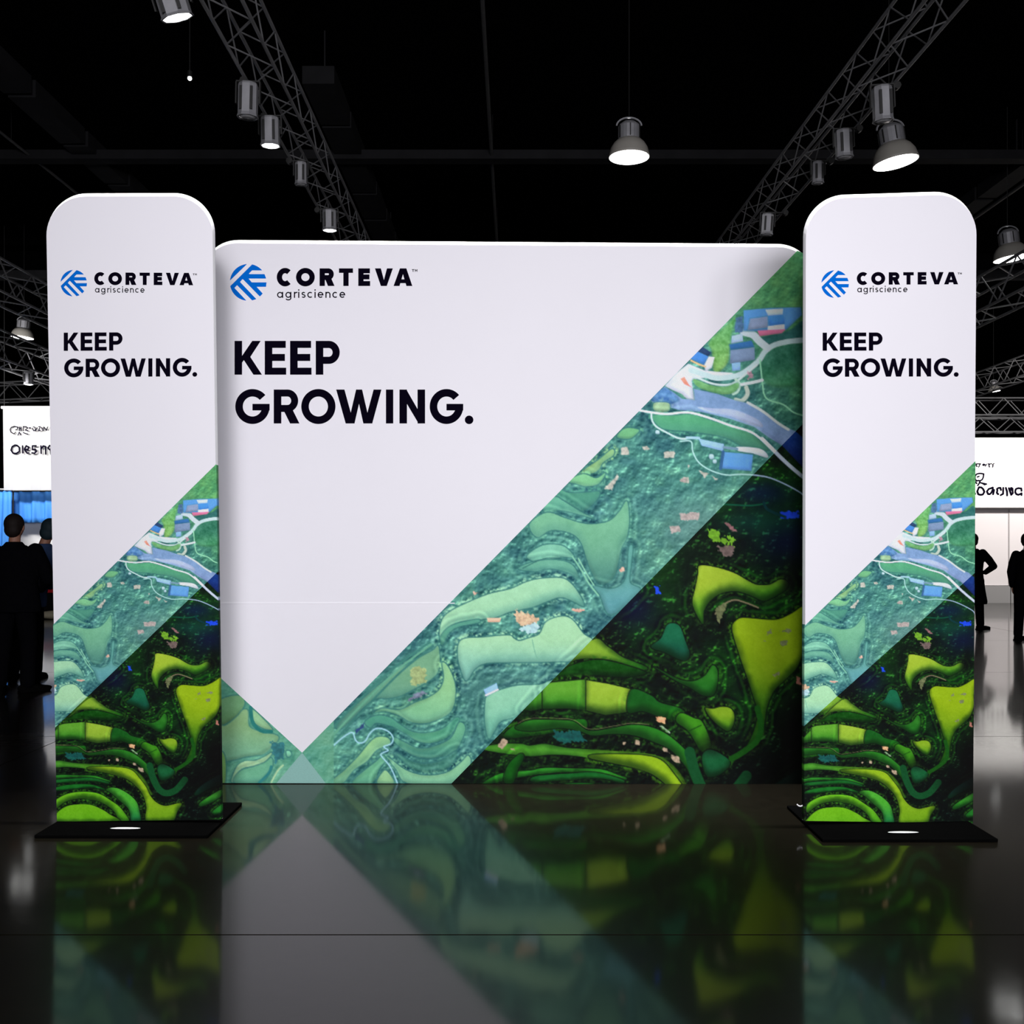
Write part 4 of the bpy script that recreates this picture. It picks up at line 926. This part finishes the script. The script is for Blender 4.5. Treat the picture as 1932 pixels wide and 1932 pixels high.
for s in ('250,280 300,285', '330,270 400,262', '370,275 345,310 380,355', '420,265 490,262 460,310 430,370', '560,300 590,270 640,290 600,320 565,300', '650,340 690,280', '740,265 800,270 770,310 790,370', '820,265 860,262', '940,255 890,290 910,320 890,375'):
    k.stroke([tuple(map(float, p.split(','))) for p in s.split()], 34)
k.done('small_lettering', 'ink_black', rs, 'small uneven black lettering, upper line')
k = Ink(pz, zr, .003)
for s in ('350,610 430,585 500,580 600,600 580,720 545,790 480,825 420,815 360,830 315,770 310,690 350,610', '385,700 440,680', '300,910 330,870 370,915', '480,840 430,940 400,980', '490,890 690,935 630,955 560,910'):
    k.stroke([tuple(map(float, p.split(','))) for p in s.split()], 46)
k.done('sign_emblem', 'ink_black', rs, 'small black outlined mark')
k = Ink(pz, zr, .003)
for s in ('285,1220 315,1260', '440,1040 385,1180 420,1270 490,1290 570,1280 620,1190 580,1100 520,1045 440,1040', '900,1050 760,1100 705,1180 740,1260 800,1270 850,1220 900,1110 900,1050', '940,1130 910,1270', '1170,1130 1150,1060 1090,1060 1040,1090 1050,1160 1030,1220 1080,1270', '1245,1060 1240,1260 1160,1300', '1330,1060 1370,1180 1375,1310', '1430,1070 1510,1290 1560,1240 1550,1080 1500,1060 1520,1130', '1850,1160 1840,1080 1740,1070 1660,1100 1640,1200 1680,1270 1750,1290 1850,1240 1850,1300'):
    k.stroke([tuple(map(float, p.split(','))) for p in s.split()], 62)
k.done('large_lettering', 'ink_black', rs, 'large uneven black lettering')
# continuation of the header lettering lies outside the frame and is not built

# ------------------------------------------------------------------ people
def person(label, loc, rot, ht=1.75, feet=((-.13, 0, 10), (.13, 0, -25)), arms=('down', 'down'), coat=False, bulk=1.0, suit='suit_black', hair='hair_dark', lean=0.0, collar=True):
    s = ht / 1.75; HS = 1.08
    root_loc = Vector(loc)
    M = Matrix.Translation(root_loc) @ Matrix.Rotation(R(rot), 4, 'Z') @ Matrix.Scale(s, 4)
    V = lambda x, y, z: M @ Vector((x + lean * max(0, z - .9), y, z))
    def limb(b, chain):
        for (p, r0), (q, r1) in zip(chain, chain[1:]): tube(b, V(*p), V(*q), r0 * s, r1 * s, n=14)
        for p, r in chain: ell(b, V(*p), r * s, r * s, r * s, u=14, v=8)
    def loft(b, rings, n=24):
        prev = None; first = None
        for (x, y, z, rx, ry) in rings:
            cur = [b.verts.new(V(x + rx * math.cos(2 * math.pi * i / n), y + ry * math.sin(2 * math.pi * i / n), z)) for i in range(n)]
            if prev:
                for i in range(n): b.faces.new((prev[i], prev[(i + 1) % n], cur[(i + 1) % n], cur[i]))
            else: first = cur
            prev = cur
        b.faces.new(list(reversed(first))); b.faces.new(prev)
    def remesh(o, v, sm=3):
        m = o.modifiers.new('r', 'REMESH'); m.mode = 'VOXEL'; m.voxel_size = v; m.use_smooth_shade = True
        m = o.modifiers.new('s', 'SMOOTH'); m.iterations = sm
        return o
    legs = []
    for (fx, fy, fa), sg in zip(feet, (-1, 1)):
        hip = (sg * .095, 0, .90); ank = (fx, fy, .085); kn = ((hip[0] + ank[0]) / 2 + .01 * sg, (hip[1] + ank[1]) / 2 + .035, .49)
        legs.append((hip, kn, ank, fa))
    armc = []
    for kind, sg in zip(arms, (-1, 1)):
        sh = (sg * .185 * bulk, 0, 1.42)
        if kind == 'hip': el, wr, hd = (sg * .33, -.12, 1.17), (sg * .225, .03, 1.05), (sg * .17, .05, 1.02)
        elif kind == 'front': el, wr, hd = (sg * .27 * bulk, .02, 1.13), (sg * .16, .20, 1.02), (sg * .08, .25, 1.0)
        else: el, wr, hd = (sg * .255 * bulk, -.02, 1.13), (sg * .245 * bulk, .05, .89), (sg * .24 * bulk, .07, .81)
        armc.append((sh, el, wr, hd, sg))
    # the body: one continuous surface with face, ears, hands and fingers
    b = bmesh.new()
    loft(b, [(0, 0, .84, .10, .08), (0, 0, .92, .16, .105), (0, 0, 1.05, .135, .095), (0, .005, 1.2, .15, .10), (0, 0, 1.34, .165, .105), (0, -.01, 1.44, .12, .075), (0, -.01, 1.48, .06, .06)])
    limb(b, [((0, -.01, 1.42), .058), ((0, .005, 1.56), .054)])
    ell(b, V(0, .012, 1.655), .077 * s * HS, .094 * s * HS, .105 * s * HS, M.to_3x3().normalized().to_4x4())
    ell(b, V(0, .035, 1.595), .055 * s, .068 * s, .055 * s, M.to_3x3().normalized().to_4x4())
    tube(b, V(0, .105, 1.665), V(0, .128, 1.628), .009 * s, .016 * s); ell(b, V(0, .118, 1.626), .016 * s, .014 * s, .011 * s)
    ell(b, V(0, .098, 1.592), .024 * s, .012 * s, .006 * s); ell(b, V(0, .096, 1.581), .021 * s, .012 * s, .006 * s); ell(b, V(0, .098, 1.55), .02 * s, .014 * s, .014 * s)
    for sg in (-1, 1):
        ell(b, V(sg * .032, .088, 1.664), .014 * s, .014 * s, .009 * s); tube(b, V(sg * .016, .104, 1.683), V(sg * .05, .09, 1.681), .007 * s, .006 * s)
        ell(b, V(sg * .084, .005, 1.640), .012 * s, .020 * s, .032 * s)
    for hip, kn, ank, fa in legs: limb(b, [(hip, .085), (kn, .055), (ank, .040)])
    for sh, el, wr, hd, sg in armc:
        limb(b, [(sh, .055), (el, .042), (wr, .028)])
        w0, h0 = Vector(wr), Vector(hd); d = (h0 - w0).normalized(); ref = Vector((0, 1, 0)) if abs(d.y) < .7 else Vector((0, 0, 1))
        side = d.cross(ref).cross(d).normalized()                       # across the palm
        nrm = d.cross(side)
        for q in (-.026, -.009, .009, .026): limb(b, [(tuple(w0 + d * .01 + side * q * .6), .017), (tuple(w0 + d * .085 + side * q), .012)])
        for q, L in ((-.028, .060), (-.010, .075), (.009, .080), (.027, .070)):
            a = w0 + d * .085 + side * q; m_ = a + d * L * .5 - nrm * sg * .006; e = a + d * L * .92 - nrm * sg * .026
            limb(b, [(tuple(a), .0095), (tuple(m_), .0085), (tuple(e), .007)])
        a = w0 + d * .028 + side * .026; m_ = a + side * .030 + d * .024; limb(b, [(tuple(a), .013), (tuple(m_), .0105), (tuple(m_ + d * .032 - nrm * sg * .008), .0085)])
    body = obj('person', b, 'skin'); tag(body, label, 'person'); origin_to(body, root_loc); remesh(body, .0065 * s, 2)
    # clothes and hair follow the body
    b = bmesh.new(); B = bulk
    if coat: loft(b, [(0, 0, .47, .25, .17), (0, 0, .52, .255, .175), (0, 0, .75, .215, .155), (0, 0, .95, .19, .145), (0, 0, 1.08, .175, .13), (0, 0, 1.22, .19, .135), (0, 0, 1.34, .205, .135), (0, -.01, 1.43, .17, .10), (0, -.01, 1.495, .082, .078)])
    else: loft(b, [(0, 0, .80, .215 * B, .15), (0, 0, .84, .218 * B, .152), (0, 0, .95, .205 * B, .145), (0, 0, 1.08, .185 * B, .132), (0, 0, 1.22, .198 * B, .14), (0, 0, 1.34, .215 * B, .14), (0, -.01, 1.42, .18 * B, .105), (0, -.01, 1.46, .11, .085), (0, -.01, 1.50, .074, .072)])
    for sh, el, wr, hd, sg in armc:
        w0 = Vector(wr).lerp(Vector(el), .06); limb(b, [((sh[0] * .93, sh[1], sh[2] - .01), .078), (tuple(Vector(sh).lerp(Vector(el), .5)), .072), (el, .063), (tuple(w0), .048)])
    j = remesh(obj('long_coat' if coat else 'jacket', b, suit, body), .011, 3)
    b = bmesh.new(); loft(b, [(0, 0, .83, .15 * B, .115), (0, 0, .92, .185 * B, .13), (0, 0, 1.03, .165 * B, .118)])
    for hip, kn, ank, fa in legs: limb(b, [(hip, .108), (tuple(Vector(hip).lerp(Vector(kn), .5)), .098), (kn, .082), (tuple(Vector(kn).lerp(Vector(ank), .55)), .076), ((ank[0], ank[1], .10), .072)])
    remesh(obj('trousers', b, suit if suit == 'suit_black' else 'suit_black', body), .011, 3)
    for hip, kn, ank, fa in legs:
        b = bmesh.new(); Q = Matrix.Translation(V(ank[0], ank[1], 0)) @ Matrix.Rotation(R(rot + fa), 4, 'Z') @ Matrix.Scale(s, 4)
        for y, r, zz, hz in ((-.03, .044, .045, .045), (.05, .046, .04, .04), (.12, .048, .034, .034), (.175, .04, .028, .028)): ell(b, Q @ Vector((0, y, zz)), r * s, .07 * s, hz * s, Q.to_3x3().normalized().to_4x4())
        limb(b, [((ank[0], ank[1], .06), .045), ((ank[0], ank[1], .12), .042)])
        box(b, -.045, .045, -.085, .215, 0, .018, Q)
        remesh(obj('shoe', b, 'shoe_black', body), .009, 2)
    b = bmesh.new(); Rm = M.to_3x3().normalized().to_4x4()
    ell(b, V(0, -.012, 1.678), .088 * s * HS, .096 * s * HS, .098 * s * HS, Rm); ell(b, V(0, -.045, 1.62), .075 * s * HS, .060 * s * HS, .075 * s * HS, Rm)
    for sg in (-1, 1): ell(b, V(sg * .068, -.005, 1.655), .022 * s, .045 * s, .045 * s, Rm)
    remesh(obj('hair', b, hair, body), .010, 2)
    if collar:
        b = bmesh.new(); lathe(b, [(.066, 1.475), (.068, 1.515), (.062, 1.517), (.060, 1.475)], 20, M @ Matrix.Translation((lean * .6, -.006, 0))); obj('shirt_collar', b, 'shirt_white', body)
    return body
person('person in black suit seen from behind, standing at the left edge', (-5.10, 10.5, 0), 0, 1.80, ((-.15, 0, 15), (.13, .0, -42)), ('front', 'front'), False, 1.2, collar=False)
person('person in blue grey jacket, half hidden behind the man at the left edge', (-5.48, 11.5, 0), 6, 1.78, ((-.12, 0, 8), (.12, 0, -8)), ('front', 'front'), False, 1.1, 'suit_blue', 'hair_teal', .36, collar=False)
person('person in long black coat, right hand on hip, beside the right tower', (8.28, 18.4, 0), -8, 1.70, ((-.12, 0, 10), (.13, .0, -60)), ('front', 'hip'), True, 1.0, collar=False)
person('person in black suit walking, cut by the right edge of the photo', (8.20, 16.3, 0), -35, 1.68, ((-.12, -.10, -25), (.10, .18, -30)), ('down', 'down'), False, .95)
